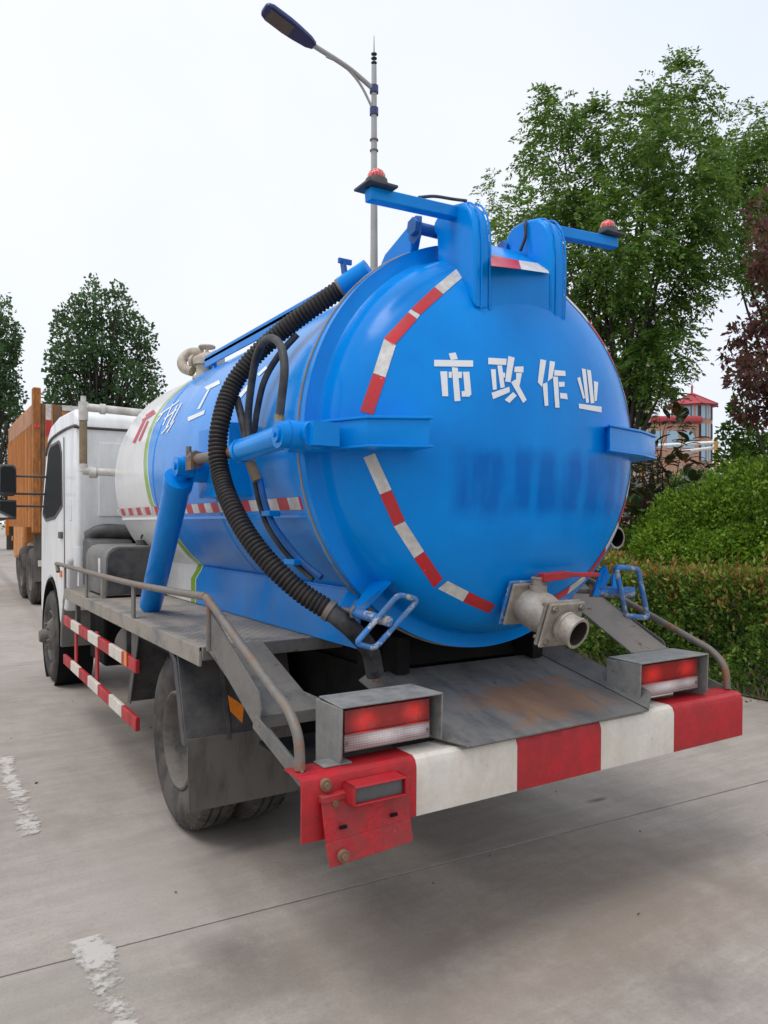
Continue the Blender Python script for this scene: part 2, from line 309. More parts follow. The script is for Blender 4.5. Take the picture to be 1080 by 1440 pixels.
def concrete():
    m, nt, p = newmat('concrete_paving')
    tc = nt.nodes.new('ShaderNodeTexCoord'); geo = nt.nodes.new('ShaderNodeNewGeometry')
    def nz(s, d=6, r=.6, st=None):
        n = N(nt, 'ShaderNodeTexNoise', Scale=s, Detail=d, Roughness=r)
        v = geo.outputs['Position']
        if st:
            mp = nt.nodes.new('ShaderNodeMapping'); mp.inputs['Scale'].default_value = st; mp.inputs['Rotation'].default_value = (0, 0, .3)
            nt.links.new(v, mp.inputs[0]); v = mp.outputs[0]
        nt.links.new(v, n.inputs['Vector']); return n.outputs['Fac']
    c = mixc(nt, ramp(nt, nz(.55, 6, .62), [(.3, 0.), (.7, 1.)]), (.365, .318, .278), (.455, .402, .358))
    c = mixc(nt, mth(nt, 'MULTIPLY', ramp(nt, nz(1.7, 8, .7, (.35, 1.4, 1)), [(.48, 0.), (.74, 1.)]), .55), c, (.225, .19, .162))
    c = mixc(nt, mth(nt, 'MULTIPLY', ramp(nt, nz(2.8, 7, .65), [(.55, 0.), (.75, 1.)]), .35), c, (.40, .365, .335))
    c = mixc(nt, mth(nt, 'MULTIPLY', ramp(nt, nz(1.1, 4, .5), [(.60, 0.), (.74, 1.)]), .5), c, (.265, .215, .175))
    c = mixc(nt, mth(nt, 'MULTIPLY', ramp(nt, nz(.9, 9, .72, (1.2, .5, 1)), [(.50, 0.), (.66, 1.)]), .45), c, (.20, .168, .14))
    c = mixc(nt, mth(nt, 'MULTIPLY', ramp(nt, nz(6, 9, .75), [(.42, 1.), (.56, 0.)]), .22), c, (.22, .19, .165))
    c = mixc(nt, mth(nt, 'MULTIPLY', ramp(nt, nz(70, 4, .7), [(.35, 1.), (.5, 0.)]), .25), c, (.16, .14, .12))
    c = mixc(nt, ramp(nt, nz(5.5, 12, .75), [(.735, 0.), (.76, .6)]), c, (.09, .08, .07))
    c = mixc(nt, mth(nt, 'MULTIPLY', ramp(nt, nz(5, 9, .72, (.22, 2.4, 1)), [(.42, 1.), (.60, 0.)]), .24), c, (.24, .205, .175))
    c = mixc(nt, mth(nt, 'MULTIPLY', ramp(nt, nz(7, 9, .72, (.2, 2.0, 1)), [(.52, 0.), (.68, 1.)]), .22), c, (.50, .46, .42))
    wob = nz(3.5, 8, .7); wob2 = nz(11, 8, .7)
    def blot(px, py, sx_, sy_, colr, amt, c, rot=0.0):
        q = un(px, py, z=0); mp = nt.nodes.new('ShaderNodeMapping'); mp.vector_type = 'TEXTURE'; mp.inputs['Location'].default_value = q; mp.inputs['Scale'].default_value = (sx_, sy_, 1); mp.inputs['Rotation'].default_value = (0, 0, rot)
        nt.links.new(geo.outputs['Position'], mp.inputs[0]); ln = nt.nodes.new('ShaderNodeVectorMath'); ln.operation = 'LENGTH'; nt.links.new(mp.outputs[0], ln.inputs[0])
        v = mth(nt, 'SUBTRACT', mth(nt, 'ADD', 1.0, mth(nt, 'MULTIPLY', mth(nt, 'SUBTRACT', mth(nt, 'ADD', mth(nt, 'MULTIPLY', wob, .6), mth(nt, 'MULTIPLY', wob2, .4)), .5), 2.6)), ln.outputs['Value'])
        return mixc(nt, mth(nt, 'MULTIPLY', ramp(nt, v, [(0., 0.), (.8, 1.)]), amt), c, colr)
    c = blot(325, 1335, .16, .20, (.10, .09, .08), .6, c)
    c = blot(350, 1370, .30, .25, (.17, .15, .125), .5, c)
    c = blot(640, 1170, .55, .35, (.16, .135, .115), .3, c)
    c = blot(900, 1260, 1.0, .6, (.25, .19, .145), .6, c)
    c = blot(560, 1330, .6, .5, (.24, .19, .15), .5, c)
    c = blot(700, 1400, .8, .4, (.25, .20, .16), .4, c)
    c = blot(980, 1380, .25, .15, (.14, .12, .105), .4, c)
    c = blot(220, 1240, .5, .8, (.40, .365, .33), .5, c)
    c = blot(60, 1400, .5, .3, (.27, .265, .215), .5, c)
    c = mixc(nt, mth(nt, 'MULTIPLY', ramp(nt, nz(190, 3, .6), [(.64, 0.), (.70, 1.)]), .35), c, (.13, .115, .10))
    c = mixc(nt, mth(nt, 'MULTIPLY', ramp(nt, nz(240, 3, .6), [(.64, 0.), (.70, 1.)]), .30), c, (.55, .51, .47))
    c = blot(840, 1125, .10, .03, (.07, .06, .05), .8, c)
    for xx_ in (-.78, .82, -1.02):
        mp = nt.nodes.new('ShaderNodeMapping'); mp.vector_type = 'TEXTURE'; mp.inputs['Location'].default_value = (xx_, 0, 0); mp.inputs['Rotation'].default_value = (0, 0, .05 * xx_); nt.links.new(geo.outputs['Position'], mp.inputs[0])
        sx3 = nt.nodes.new('ShaderNodeSeparateXYZ'); nt.links.new(mp.outputs[0], sx3.inputs[0])
        tm = ramp(nt, mth(nt, 'ADD', mth(nt, 'ABSOLUTE', sx3.outputs[0]), mth(nt, 'MULTIPLY', wob2, .08)), [(.09, 1.), (.16, 0.)])
        c = mixc(nt, mth(nt, 'MULTIPLY', tm, .16), c, (.13, .115, .10))
    nt.links.new(c, p.inputs['Base Color'])
    nt.links.new(mth(nt, 'ADD', mth(nt, 'MULTIPLY', nz(1.7, 6), .35), .48), p.inputs['Roughness'])
    b = N(nt, 'ShaderNodeBump', Strength=.35, Distance=.004); nt.links.new(nz(90, 8, .7), b.inputs['Height'])
    nt.links.new(b.outputs[0], p.inputs['Normal'])
    return m
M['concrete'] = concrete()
M['joint'] = mat('joint_filler', (.03, .026, .022), .9, var=.2)
def worn_paint():
    m, nt, p = newmat('worn_lane_paint')
    p.inputs['Base Color'].default_value = (.58, .545, .50, 1); p.inputs['Roughness'].default_value = .7
    geo = nt.nodes.new('ShaderNodeNewGeometry')
    n = N(nt, 'ShaderNodeTexNoise', Scale=9.0, Detail=12.0, Roughness=.75); nt.links.new(geo.outputs['Position'], n.inputs['Vector'])
    tc = nt.nodes.new('ShaderNodeTexCoord'); sx = nt.nodes.new('ShaderNodeSeparateXYZ'); nt.links.new(tc.outputs['Object'], sx.inputs[0])
    edge = mth(nt, 'MULTIPLY', mth(nt, 'POWER', mth(nt, 'ABSOLUTE', mth(nt, 'DIVIDE', sx.outputs[0], .06)), 2.0), .16)
    n2 = N(nt, 'ShaderNodeTexNoise', Scale=1.9, Detail=3.0); nt.links.new(geo.outputs['Position'], n2.inputs['Vector'])
    v = mth(nt, 'SUBTRACT', mth(nt, 'ADD', n.outputs['Fac'], mth(nt, 'MULTIPLY', n2.outputs['Fac'], .5)), edge)
    nt.links.new(ramp(nt, v, [(.64, 0.), (.76, .9)]), p.inputs['Alpha'])
    return m
M['lane'] = worn_paint()

# ------------------------------------------------------------------ mesh helpers
class MB:
    def __init__(s): s.v = []; s.f = []
    def add(s, vs, fs):
        b = len(s.v); s.v += [tuple(x) for x in vs]; s.f += [tuple(i + b for i in q) for q in fs]; return s
    def box(s, x0, x1, y0, y1, z0, z1):
        return s.add([(x0, y0, z0), (x1, y0, z0), (x1, y1, z0), (x0, y1, z0), (x0, y0, z1), (x1, y0, z1), (x1, y1, z1), (x0, y1, z1)],
                     [(3, 2, 1, 0), (4, 5, 6, 7), (0, 1, 5, 4), (1, 2, 6, 5), (2, 3, 7, 6), (3, 0, 4, 7)])
    def prism(s, poly, a, b, axis='x'):
        """poly: 2-D outline; extruded along axis from a to b. x:(y,z) y:(x,z) z:(x,y)"""
        def P(q, t):
            return {'x': (t, q[0], q[1]), 'y': (q[0], t, q[1]), 'z': (q[0], q[1], t)}[axis]
        n = len(poly)
        ar = sum(poly[i][0] * poly[(i + 1) % n][1] - poly[(i + 1) % n][0] * poly[i][1] for i in range(n))
        if ar < 0: poly = poly[::-1]
        vs = [P(q, a) for q in poly] + [P(q, b) for q in poly]
        fs = [tuple(range(n))[::-1], tuple(range(n, 2 * n))] + [(i, (i + 1) % n, n + (i + 1) % n, n + i) for i in range(n)]
        if axis == 'y': fs = [f[::-1] for f in fs]
        if b < a: fs = [f[::-1] for f in fs]
        return s.add(vs, fs)
    def tube(s, pts, r, n=10, cap=True, closed=False):
        pts = [Vector(p) for p in pts]; k = len(pts)
        rs = r if hasattr(r, '__len__') else [r] * k
        T = []
        for i in range(k):
            a = pts[(i - 1) % k] if (i > 0 or closed) else pts[i]; b = pts[(i + 1) % k] if (i < k - 1 or closed) else pts[i]
            t = (b - a); T.append(t.normalized() if t.length > 1e-9 else Vector((0, 0, 1)))
        u = T[0].orthogonal().normalized(); vs = []
        for i in range(k):
            u = (u - T[i] * u.dot(T[i]));  u = u.normalized() if u.length > 1e-6 else T[i].orthogonal().normalized()
            v = T[i].cross(u)
            for j in range(n):
                a = 2 * math.pi * j / n; vs.append(pts[i] + (u * math.cos(a) + v * math.sin(a)) * rs[i])
        fs = []
        for i in range(k if closed else k - 1):
            i2 = (i + 1) % k
            for j in range(n): fs.append((i * n + j, i * n + (j + 1) % n, i2 * n + (j + 1) % n, i2 * n + j))
        if cap and not closed: fs += [tuple(range(n))[::-1], tuple(range((k - 1) * n, k * n))]
        return s.add(vs, fs)
    def cyl(s, a, b, r, n=20, r2=None): return s.tube([a, b], [r, r if r2 is None else r2], n)
    def lathe(s, prof, o, ax, n=48, close=False):
        """prof: (distance along ax, radius)"""
        o = Vector(o); ax = Vector(ax).normalized(); u = ax.orthogonal().normalized(); v = ax.cross(u); vs = []
        for a, r in prof:
            for j in range(n):
                t = 2 * math.pi * j / n; vs.append(o + ax * a + (u * math.cos(t) + v * math.sin(t)) * r)
        k = len(prof); fs = []
        for i in range(k if close else k - 1):
            i2 = (i + 1) % k
            for j in range(n): fs.append((i * n + j, i * n + (j + 1) % n, i2 * n + (j + 1) % n, i2 * n + j))
        return s.add(vs, fs)
    def bar(s, a, b, wdt, hgt, up=(0, 0, 1)):
        a = Vector(a); b = Vector(b); t = (b - a).normalized(); up = Vector(up); sd_ = t.cross(up).normalized(); up = sd_.cross(t)
        o = [sd_ * wdt / 2 + up * hgt / 2, -sd_ * wdt / 2 + up * hgt / 2, -sd_ * wdt / 2 - up * hgt / 2, sd_ * wdt / 2 - up * hgt / 2]
        return s.add([a + q for q in o] + [b + q for q in o], [(0, 1, 2, 3)[::-1], (4, 5, 6, 7), (0, 1, 5, 4), (1, 2, 6, 5), (2, 3, 7, 6), (3, 0, 4, 7)])
    def plate(s, quad, th):
        """thick plate from an outline of 3-D points"""
        q = [Vector(p) for p in quad]; n = (q[1] - q[0]).cross(q[2] - q[0]).normalized() * th; k = len(q)
        return s.add(q + [p + n for p in q], [tuple(range(k))[::-1], tuple(range(k, 2 * k))] + [(i, (i + 1) % k, k + (i + 1) % k, k + i) for i in range(k)])
def obj(name, mb, m, parent=None, smooth=None, bevel=0.0, fix=True, seg=2):
    me = bpy.data.meshes.new(name); me.from_pydata(mb.v, [], mb.f)
    if fix:
        bm = bmesh.new(); bm.from_mesh(me); bmesh.ops.recalc_face_normals(bm, faces=bm.faces); bm.to_mesh(me); bm.free()
    me.materials.append(M[m] if isinstance(m, str) else m)
    if smooth is not None:
        for p in me.polygons: p.use_smooth = True
        me.set_sharp_from_angle(angle=R(smooth))
    o = bpy.data.objects.new(name, me); COL.objects.link(o)
    if parent is not None: o.parent = parent; o.matrix_parent_inverse = parent.matrix_world.inverted() if False else Matrix.Translation(-parent.location) if parent.type == 'EMPTY' else Matrix.Identity(4)
    if bevel:
        b = o.modifiers.new('bevel', 'BEVEL'); b.width = bevel; b.segments = seg; b.limit_method = 'ANGLE'; b.angle_limit = R(35); b.harden_normals = False
        for p in me.polygons: p.use_smooth = True
        me.set_sharp_from_angle(angle=R(50))
    return o
def tag(o, label, cat, group=None, kind=None):
    o['label'] = label; o['category'] = cat
    if group: o['group'] = group
    if kind: o['kind'] = kind
    return o
def struct(o): o['kind'] = 'structure'; return o
def thing(name, label, cat, loc=(0, 0, 0), group=None):
    o = bpy.data.objects.new(name, None); COL.objects.link(o); o.location = loc; o.empty_display_size = .2
    return tag(o, label, cat, group)
def spline(pts, n=10):
    P = [Vector(p) for p in pts]; P = [P[0] * 2 - P[1]] + P + [P[-1] * 2 - P[-2]]; out = []
    for i in range(1, len(P) - 2):
        for k in range(n):
            t = k / n; a, b, c, d = P[i - 1:i + 3]
            out.append(.5 * ((2 * b) + (c - a) * t + (2 * a - 5 * b + 4 * c - d) * t * t + (3 * b - a - 3 * c + d) * t ** 3))
    return out + [P[-2]]
def arcpath(pts, n=6):
    return spline(pts, n)

# ================================================================== GROUND
g = struct(obj('ground', MB().add([(-500, -300, -.03), (500, -300, -.03), (500, 900, -.03), (-500, 900, -.03)], [(0, 1, 2, 3)]), 'concrete'))
struct(obj('joint_filler', MB().add([(-28, -16, -.014), (4.05, -16, -.014), (4.05, 40, -.014), (-28, 40, -.014)], [(0, 1, 2, 3)]), 'joint'))
SA = R(-3.4); SX, SY = 8.2, 6.0; gap = .009
sm = MB().box(gap / 2, SX - gap / 2, gap / 2, SY - gap / 2, -.08, 0)
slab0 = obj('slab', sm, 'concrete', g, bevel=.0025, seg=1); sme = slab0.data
first = True
for i in range(-3, 1):
    for j in range(-3, 7):
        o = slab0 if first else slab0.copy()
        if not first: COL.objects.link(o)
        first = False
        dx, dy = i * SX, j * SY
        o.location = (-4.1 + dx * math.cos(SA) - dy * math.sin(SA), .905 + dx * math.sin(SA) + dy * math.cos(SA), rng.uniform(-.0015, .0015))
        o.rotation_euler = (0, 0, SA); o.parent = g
def lane(y0, y1, xoff):
    m = MB().add([(-.068, y0, 0), (.068, y0, 0), (.068, y1, 0), (-.068, y1, 0)], [(0, 1, 2, 3)])
    o = obj('lane_marking', m, 'lane'); o.location = (xoff, 0, .0045); struct(o); o['label'] = 'worn white painted line flaking off the concrete'
    return o
lane(-1.6, .86, -1.535); lane(1.95, 3.35, -1.585); lane(5.2, 7.0, -1.6)

# ================================================================== TANKER TRUCK
T = thing('tanker_truck', 'blue and white vacuum tanker truck with domed rear tank door', 'truck', (0, 3, 0))
tank = obj('tank', MB().lathe([(.56, .02), (.56, .80), (2.2, TR), (3.80, TR)] + [(3.80 + .33 * math.sin(a), TR * math.cos(a)) for a in np.linspace(.12, math.pi / 2 - .02, 12)], (0, 0, ZC), (0, 1, 0), 128), 'tank', T, smooth=40)
obj('tank_flange', MB().lathe([(.553, .78), (.553, .845), (.60, .845), (.60, .80)], (0, 0, ZC), (0, 1, 0), 128), 'blue', tank, smooth=30)
obj('weld_ridge', MB().bar((-.7435, .61, 1.527), (-.7435, 3.8, 1.527), .012, .014), 'tank', tank)
for yw in (1.66, 2.76):
    obj('weld_seam', MB().lathe([(yw - .008, TR - .002), (yw - .004, TR + .003), (yw + .004, TR + .003), (yw + .008, TR - .002)], (0, 0, ZC), (0, 1, 0), 128), 'tank', tank, smooth=60)
# --- dished rear door
prof = [(.545, .78), (.545, .852), (.497, .852), (.497, .800), (.490, .792), (.470, .786)]
for k in np.linspace(.02, .9995, 40):
    prof.append((DY0 - DD * k, DR * math.sqrt(max(0, 1 - k * k))))
prof.append((DY0 - DD, 0.0))
door = obj('tank_door', MB().lathe(prof, (0, 0, ZC), (0, 1, 0), 144), 'blue_door', T, smooth=50)
obj('rim_bead', MB().lathe([(.545 + .006 * math.cos(a), .853 + .006 * math.sin(a)) for a in np.linspace(0, 2 * math.pi, 9)[:-1]], (0, 0, ZC), (0, 1, 0), 144, close=True), 'steel_dusty', door, smooth=60)

def grid_decal(name, quad, m, parent, fn, nu=8, nv=3):
    q = [Vector((a[0], a[1], 0)) for a in quad]; vs = []; fs = []
    for j in range(nv + 1):
        for i in range(nu + 1):
            u, v = i / nu, j / nv
            p = (q[0] * (1 - u) + q[1] * u) * (1 - v) + (q[3] * (1 - u) + q[2] * u) * v
            vs.append(fn(p.x, p.y))
    for j in range(nv):
        for i in range(nu): a = j * (nu + 1) + i; fs.append((a, a + 1, a + nu + 2, a + nu + 1))
    return vs, fs, (name, m, parent)
def put_decal(vs, fs, info, mirror=False):
    name, m, parent = info
    if mirror: vs = [Vector((-v.x, v.y, v.z)) for v in vs]
    return obj(name, MB().add(vs, fs), m, parent, smooth=60)
def zq(pts, s, ox, oy): return [(ox + x / s, oy + y / s) for x, y in pts]
stick = []
Z4 = lambda *p: zq(p, 4.5, 460, 300); Z6 = lambda *p: zq(p, 3.6, 420, 560)
stick += [('tape_white', Z4((825, 345), (880, 385), (735, 510), (680, 465))), ('tape_red', Z4((679, 466), (734, 511), (590, 640), (530, 605))),
          ('tape_white', Z4((530, 607), (588, 642), (570, 668), (513, 625))), ('tape_red', Z4((512, 627), (569, 670), (420, 838), (360, 790))),
          ('tape_white', Z4((360, 794), (435, 835), (370, 1038), (291, 1010))), ('tape_red', Z4((290, 1012), (371, 1040), (290, 1275), (208, 1250))),
          ('tape_white', Z6((328, 300), (385, 278), (470, 463), (412, 488))), ('tape_red', Z6((412, 490), (470, 465), (538, 620), (482, 648))),
          ('tape_white', Z6((482, 650), (538, 624), (635, 775), (585, 810))), ('tape_red', Z6((585, 812), (636, 777), (730, 915), (685, 960))),
          ('tape_white', Z6((705, 965), (755, 925), (862, 980), (832, 1030))), ('tape_red', Z6((833, 1031), (863, 981), (995, 1045), (965, 1090)))]
for m, q in stick:
    d = grid_decal('reflective_tape', q, m, door, lambda x, y: undome(x, y, .0025), 5, 8)
    put_decal(*d); put_decal(*d, mirror=True)
ZT = lambda *p: zq(p, 3.375, 580, 460); ZS = lambda *p: zq(p, 6.0, 780, 400)
strokes = [ZT((172, 125), (205, 120), (215, 152), (182, 156)), ZT((103, 155), (288, 158), (288, 188), (103, 186)), ZT((132, 210), (165, 210), (170, 328), (142, 328)),
           ZT((187, 190), (215, 193), (228, 350), (200, 352)), ZT((172, 212), (187, 212), (187, 241), (172, 240)), ZT((216, 212), (236, 212), (234, 242), (219, 241)),
           ZT((240, 212), (270, 212), (280, 320), (250, 325)), ZT((233, 304), (250, 303), (252, 330), (235, 330)), ZT((252, 322), (280, 318), (270, 330), (254, 330)),
           ZT((360, 145), (447, 150), (445, 180), (360, 176)), ZT((403, 182), (425, 182), (438, 285), (418, 290)), ZT((372, 200), (395, 200), (400, 295), (382, 298)),
           ZT((375, 312), (460, 283), (462, 308), (383, 342)), ZT((427, 215), (440, 217), (440, 240), (430, 238)), ZT((455, 137), (485, 145), (465, 262), (440, 258)),
           ZT((485, 188), (527, 186), (527, 215), (483, 213)), ZT((492, 217), (520, 217), (508, 280), (492, 262)), ZT((468, 262), (490, 248), (542, 345), (525, 360)),
           ZT((438, 345), (478, 308), (495, 325), (460, 360)),
           ZT((607, 152), (635, 158), (615, 285), (595, 262)), ZT((618, 270), (640, 262), (645, 372), (628, 375)), ZT((652, 160), (677, 165), (665, 240), (642, 258)),
           ZT((674, 203), (725, 208), (727, 232), (672, 230)), ZT((667, 235), (690, 235), (698, 382), (678, 382)), ZT((694, 260), (722, 260), (722, 282), (696, 284)),
           ZT((700, 312), (733, 315), (737, 343), (702, 338)),
           ZS((190, 790), (215, 780), (257, 960), (240, 965)), ZS((228, 708), (262, 715), (290, 995), (265, 1000)), ZS((272, 718), (305, 725), (335, 1000), (305, 1005)),
           ZS((330, 815), (368, 825), (355, 980), (337, 985)), ZS((203, 1005), (397, 1032), (395, 1080), (205, 1045))]
for q in strokes:
    vs, fs, _ = grid_decal('', q, 'letter', None, lambda x, y: undome(x, y, .0025), 4, 4); obj('letter_stroke', MB().add(vs, fs), 'letter', door, smooth=60)
# --- tape and lettering on the tank's side
zt0, zt1 = 1.552, 1.602
def cylpt(y, z, rad): return Vector((-math.sqrt(max(rad**2 - (z - ZC)**2, 0)), y, z))
y = .61; k = 0
while y < 3.78:
    L = .105 if y < 2.4 else .115
    vs = []; fs = []
    for j in range(4):
        for i in range(2): vs.append(cylpt(y + i * L, zt0 + (zt1 - zt0) * j / 3, TR + .0025))
    for j in range(3): fs.append((2 * j, 2 * j + 1, 2 * j + 3, 2 * j + 2))
    obj('reflective_tape', MB().add(vs, fs), 'tape_red' if k % 2 == 0 else 'tape_white', tank, smooth=60); k += 1; y += L
Z3 = lambda *p: zq(p, 3.375, 220, 360); ZL = lambda *p: zq(p, 3.375, 0, 520)
sw = [Z3((228, 622), (297, 588), (303, 605), (240, 636)), Z3((243, 636), (254, 630), (206, 724), (192, 728)), Z3((148, 766), (230, 730), (226, 750), (150, 785)),
      Z3((388, 662), (430, 612), (440, 625), (398, 676)), Z3((478, 560), (520, 520), (526, 532), (486, 570)),
      ZL((752, 214), (850, 144), (851, 149), (754, 220)), ZL((770, 262), (818, 160), (822, 162), (775, 265)), ZL((786, 272), (840, 166), (844, 169), (791, 275)),
      ZL((764, 302), (800, 262), (802, 267), (767, 306)), ZL((806, 258), (860, 156), (864, 159), (811, 261)), ZL((742, 244), (770, 205), (773, 209), (746, 248)), ZL((778, 230), (838, 186), (839, 191), (781, 236)), ZL((790, 296), (826, 238), (829, 241), (793, 300))]
sr = [ZL((628, 345), (682, 232), (692, 236), (640, 348)), ZL((655, 335), (698, 240), (706, 244), (664, 340)), ZL((672, 236), (735, 196), (737, 206), (676, 248)), ZL((690, 215), (728, 188), (732, 194), (694, 224))]
for nm, st in (('letter', sw), ('letter_red', sr)):
    for q in st:
        vs, fs, _ = grid_decal('', q, nm, None, lambda x, y: uncyl(x, y, TR + .0025), 4, 4); obj('letter_stroke', MB().add(vs, fs), nm, tank, smooth=60)

# --- brackets on the door (channel with lips)
def bracket(plan, z0, z1):
    m = MB().prism(plan, z0 + .008, z1 - .008, 'z'); o = obj('door_bracket', m, 'blue', T, bevel=.003)
    cx = sum(p[0] for p in plan) / len(plan); cy = sum(p[1] for p in plan) / len(plan)
    big = [(cx + (p[0] - cx) * 1.05 + (-.0 if p[0] < 0 else 0), cy + (p[1] - cy) * 1.07) for p in plan]
    for za in (z0, z1 - .008):
        obj('lip', MB().prism(big, za - .001, za + .0085, 'z'), 'blue', o, bevel=.002)
bracket([(-.90, .495), (-.765, .185), (-.575, .085), (-.56, .20), (-.66, .36), (-.80, .495)], 1.757, 1.862)
bracket([(.325, .095), (.60, .165), (.80, .25), (.88, .495), (.80, .495), (.66, .36), (.40, .20)], 1.79, 1.898)

# --- top hinge
hp = [(.205, 2.305), (.20, 2.55), (.212, 2.64), (.235, 2.69), (.275, 2.728), (.36, 2.748), (.43, 2.742), (.468, 2.715), (.478, 2.68), (.45, 2.65), (.445, 2.55), (.32, 2.44), (.25, 2.36)]
def hinge(x0, x1, dz):
    q = [(a, b + dz) for a, b in hp]
    o = obj('hinge_arm', MB().prism(q, x0, x1), 'blue', T, bevel=.012, seg=3)
    obj('trim_strip', MB().tube([(x1 - .006, a - .004, b + .004) for a, b in spline_2(q[:6])], .0042, 6), 'blue', o, smooth=60)
    obj('trim_strip', MB().tube([(x0 + .03, a - .003, b + .003) for a, b in spline_2(q[:6])], .0035, 6), 'blue', o, smooth=60)
    return o
def spline_2(q):
    return [(p.x, p.y) for p in spline([(a, b, 0) for a, b in q], 5)]
hinge(-.285, -.21, 0); hinge(.10, .185, .02)
cb = obj('hinge_crossbox', MB().prism([(.204, 2.28), (.204, 2.505), (.38, 2.642), (.44, 2.642), (.44, 2.50), (.3, 2.42)], -.212, .102), 'blue', T, bevel=.008)
def slope_pt(px, py):      # point on the sloping top of the cross box
    n = np.array([0, -(2.642 - 2.505), (.38 - .204)]); p0 = np.array([0, .204, 2.505]); d = ray(px, py)
    t = n @ (p0 - EYE) / (n @ d); return Vector(EYE + t * d) + Vector((0, -.0015, .0022))
for m, q in (('tape_red', [(100, 355), (300, 395), (320, 460), (105, 435)]), ('tape_white', [(303, 395), (503, 425), (525, 490), (322, 460)])):
    put_decal(*grid_decal('reflective_tape', zq(q, 5.143, 670, 290), m, cb, slope_pt, 2, 2))
for x0, x1 in ((-.35, -.31), (.20, .24)):
    lg = obj('hinge_lug', MB().prism([(.56, 2.55), (.52, 2.66), (.50, 2.70), (.53, 2.72), (.58, 2.71), (.74, 2.655), (.775, 2.62), (.78, 2.52), (.56, 2.50)], x0, x1), 'blue', T, bevel=.006)
    px_ = (x0 + x1) / 2; xa, xb = (x0 - .02, -.2) if x0 < 0 else (.1, x1 + .02)
    obj('hinge_pin', MB().cyl((xa, .485, 2.685), (xb, .485, 2.685), .024, 16).cyl((xa - .012, .485, 2.685), (xa + .012, .485, 2.685), .036, 6), 'blue_grimy', lg, smooth=40)
    obj('hinge_ear', MB().prism([(.455, 2.64), (.45, 2.72), (.49, 2.735), (.53, 2.71), (.54, 2.65), (.50, 2.62)], x0 - .012, x0 - .002), 'blue_grimy', lg, bevel=.004)
# --- beacon arms
def beacon(a, b, at):
    arm = obj('beacon_arm', MB().bar(a, b, .045, .046), 'blue', T, bevel=.004)
    x, y_, z = at
    bc = obj('warning_beacon', MB().box(x - .062, x + .058, y_ - .055, y_ + .055, z, z + .008).lathe([(.008, .0), (.008, .044), (.034, .040), (.036, 0)], (x, y_, z), (0, 0, 1), 24), 'plastic', T, smooth=40)
    obj('beacon_lens', MB().lathe([(.034, .033), (.05, .033), (.064, .026), (.072, .014), (.074, .0)], (x, y_, z), (0, 0, 1), 24), 'beacon', bc, smooth=60)
beacon((-.27, .335, 2.705), (-.690, .305, 2.675), (-.655, .305, 2.700))
beacon((.18, .35, 2.745), (.645, .35, 2.772), (.60, .35, 2.797))
obj('beacon_cable', MB().tube(spline([(-.46, .32, 2.722), (-.38, .33, 2.748), (-.30, .32, 2.752), (-.24, .31, 2.755)], 6), .006, 6), 'hydraulic', T, smooth=60)
obj('beacon_cable', MB().tube(spline([(.20, .37, 2.785), (.12, .36, 2.772), (.092, .34, 2.745), (.088, .335, 2.69), (.07, .345, 2.63)], 6), .007, 6), 'hydraulic', T, smooth=60)

# --- bolt clamps with loop handles
def loop(corners, r, name, parent, m):
    c = [Vector(p) for p in corners]; pts = []
    for i in range(4):
        p, q, s = c[i - 1], c[i], c[(i + 1) % 4]
        a = q + (p - q).normalized() * .022; b = q + (s - q).normalized() * .022
        for t in np.linspace(0, 1, 5): pts.append(a * (1 - t)**2 + q * 2 * t * (1 - t) + b * t * t)
    return obj(name, MB().tube(pts, r, 10, closed=True), m, parent, smooth=60)
def clamp(cor, yl, tube_px, lugs, yt):
    c = [un(*p, y=yl) for p in cor]
    cen = (c[0] + c[1] + c[2] + c[3]) / 4
    a = un(*tube_px, y=yt)
    t = obj('door_clamp', MB().cyl(a, cen + (cen - a).normalized() * .012, .019 if yl < .3 else .026, 18), 'blue_worn', T, smooth=40)
    loop(c, .0105 if yl < .3 else .013, 'clamp_handle', t, 'blue_worn')
    obj('clamp_bolt', MB().cyl(a + (a - cen) * .5, a, .011, 10).cyl(a + (a - cen) * .12, a + (a - cen) * .02, .026, 6), 'rail', t, smooth=40)
    for L in lugs:
        obj('clamp_lug', MB().plate([un(px, py, y=yy) for px, py, yy in L], .012), 'blue', t, bevel=.002)
    return t
clamp([(500, 905), (527, 912), (588, 843), (560, 836)], .26, (502, 862), [[(492, 861, .40), (503, 867, .40), (549, 818, .36), (546, 813, .44), (524, 815, .50), (515, 826, .50)], [(475, 852, .54), (486, 858, .54), (503, 838, .54), (497, 826, .56), (489, 830, .58)]], .40)
clamp([(866, 797), (897, 800), (911, 869), (880, 866)], .38, (835, 832), [[(832, 838, .47), (840, 838, .47), (856, 812, .47), (850, 795, .5), (842, 800, .52)], [(858, 838, .56), (866, 838, .56), (868, 808, .58), (860, 806, .6)]], .50)

# --- suction hose, boom and pipes on the left
def hose_obj(name, ctrl, r, rib, pitch, m, parent, n=18):
    pts = spline(ctrl, 60); L = [0]
    for a, b in zip(pts, pts[1:]): L.append(L[-1] + (b - a).length)
    tot = L[-1]; k = int(tot / pitch * 4); P = []; i = 0
    for q in np.linspace(0, tot, k):
        while i < len(L) - 2 and L[i + 1] < q: i += 1
        t = (q - L[i]) / max(1e-9, L[i + 1] - L[i]); P.append(pts[i].lerp(pts[i + 1], min(1, max(0, t))))
    rs = [r + rib * (1, .45, -1, .45)[j % 4] for j in range(k)]
    return obj(name, MB().tube(P, rs, n), m, parent, smooth=80)
hc = [((485, 402), -.565), ((430, 440), -.68), ((385, 475), -.775), ((350, 510), -.86), ((325, 547), -.93), ((311, 590), -.98), ((306, 630), -1.0), ((311, 670), -1.0), ((325, 710), -1.0), ((350, 755), -.97), ((385, 798), -.91), ((425, 834), -.83), ((462, 858), -.755)]
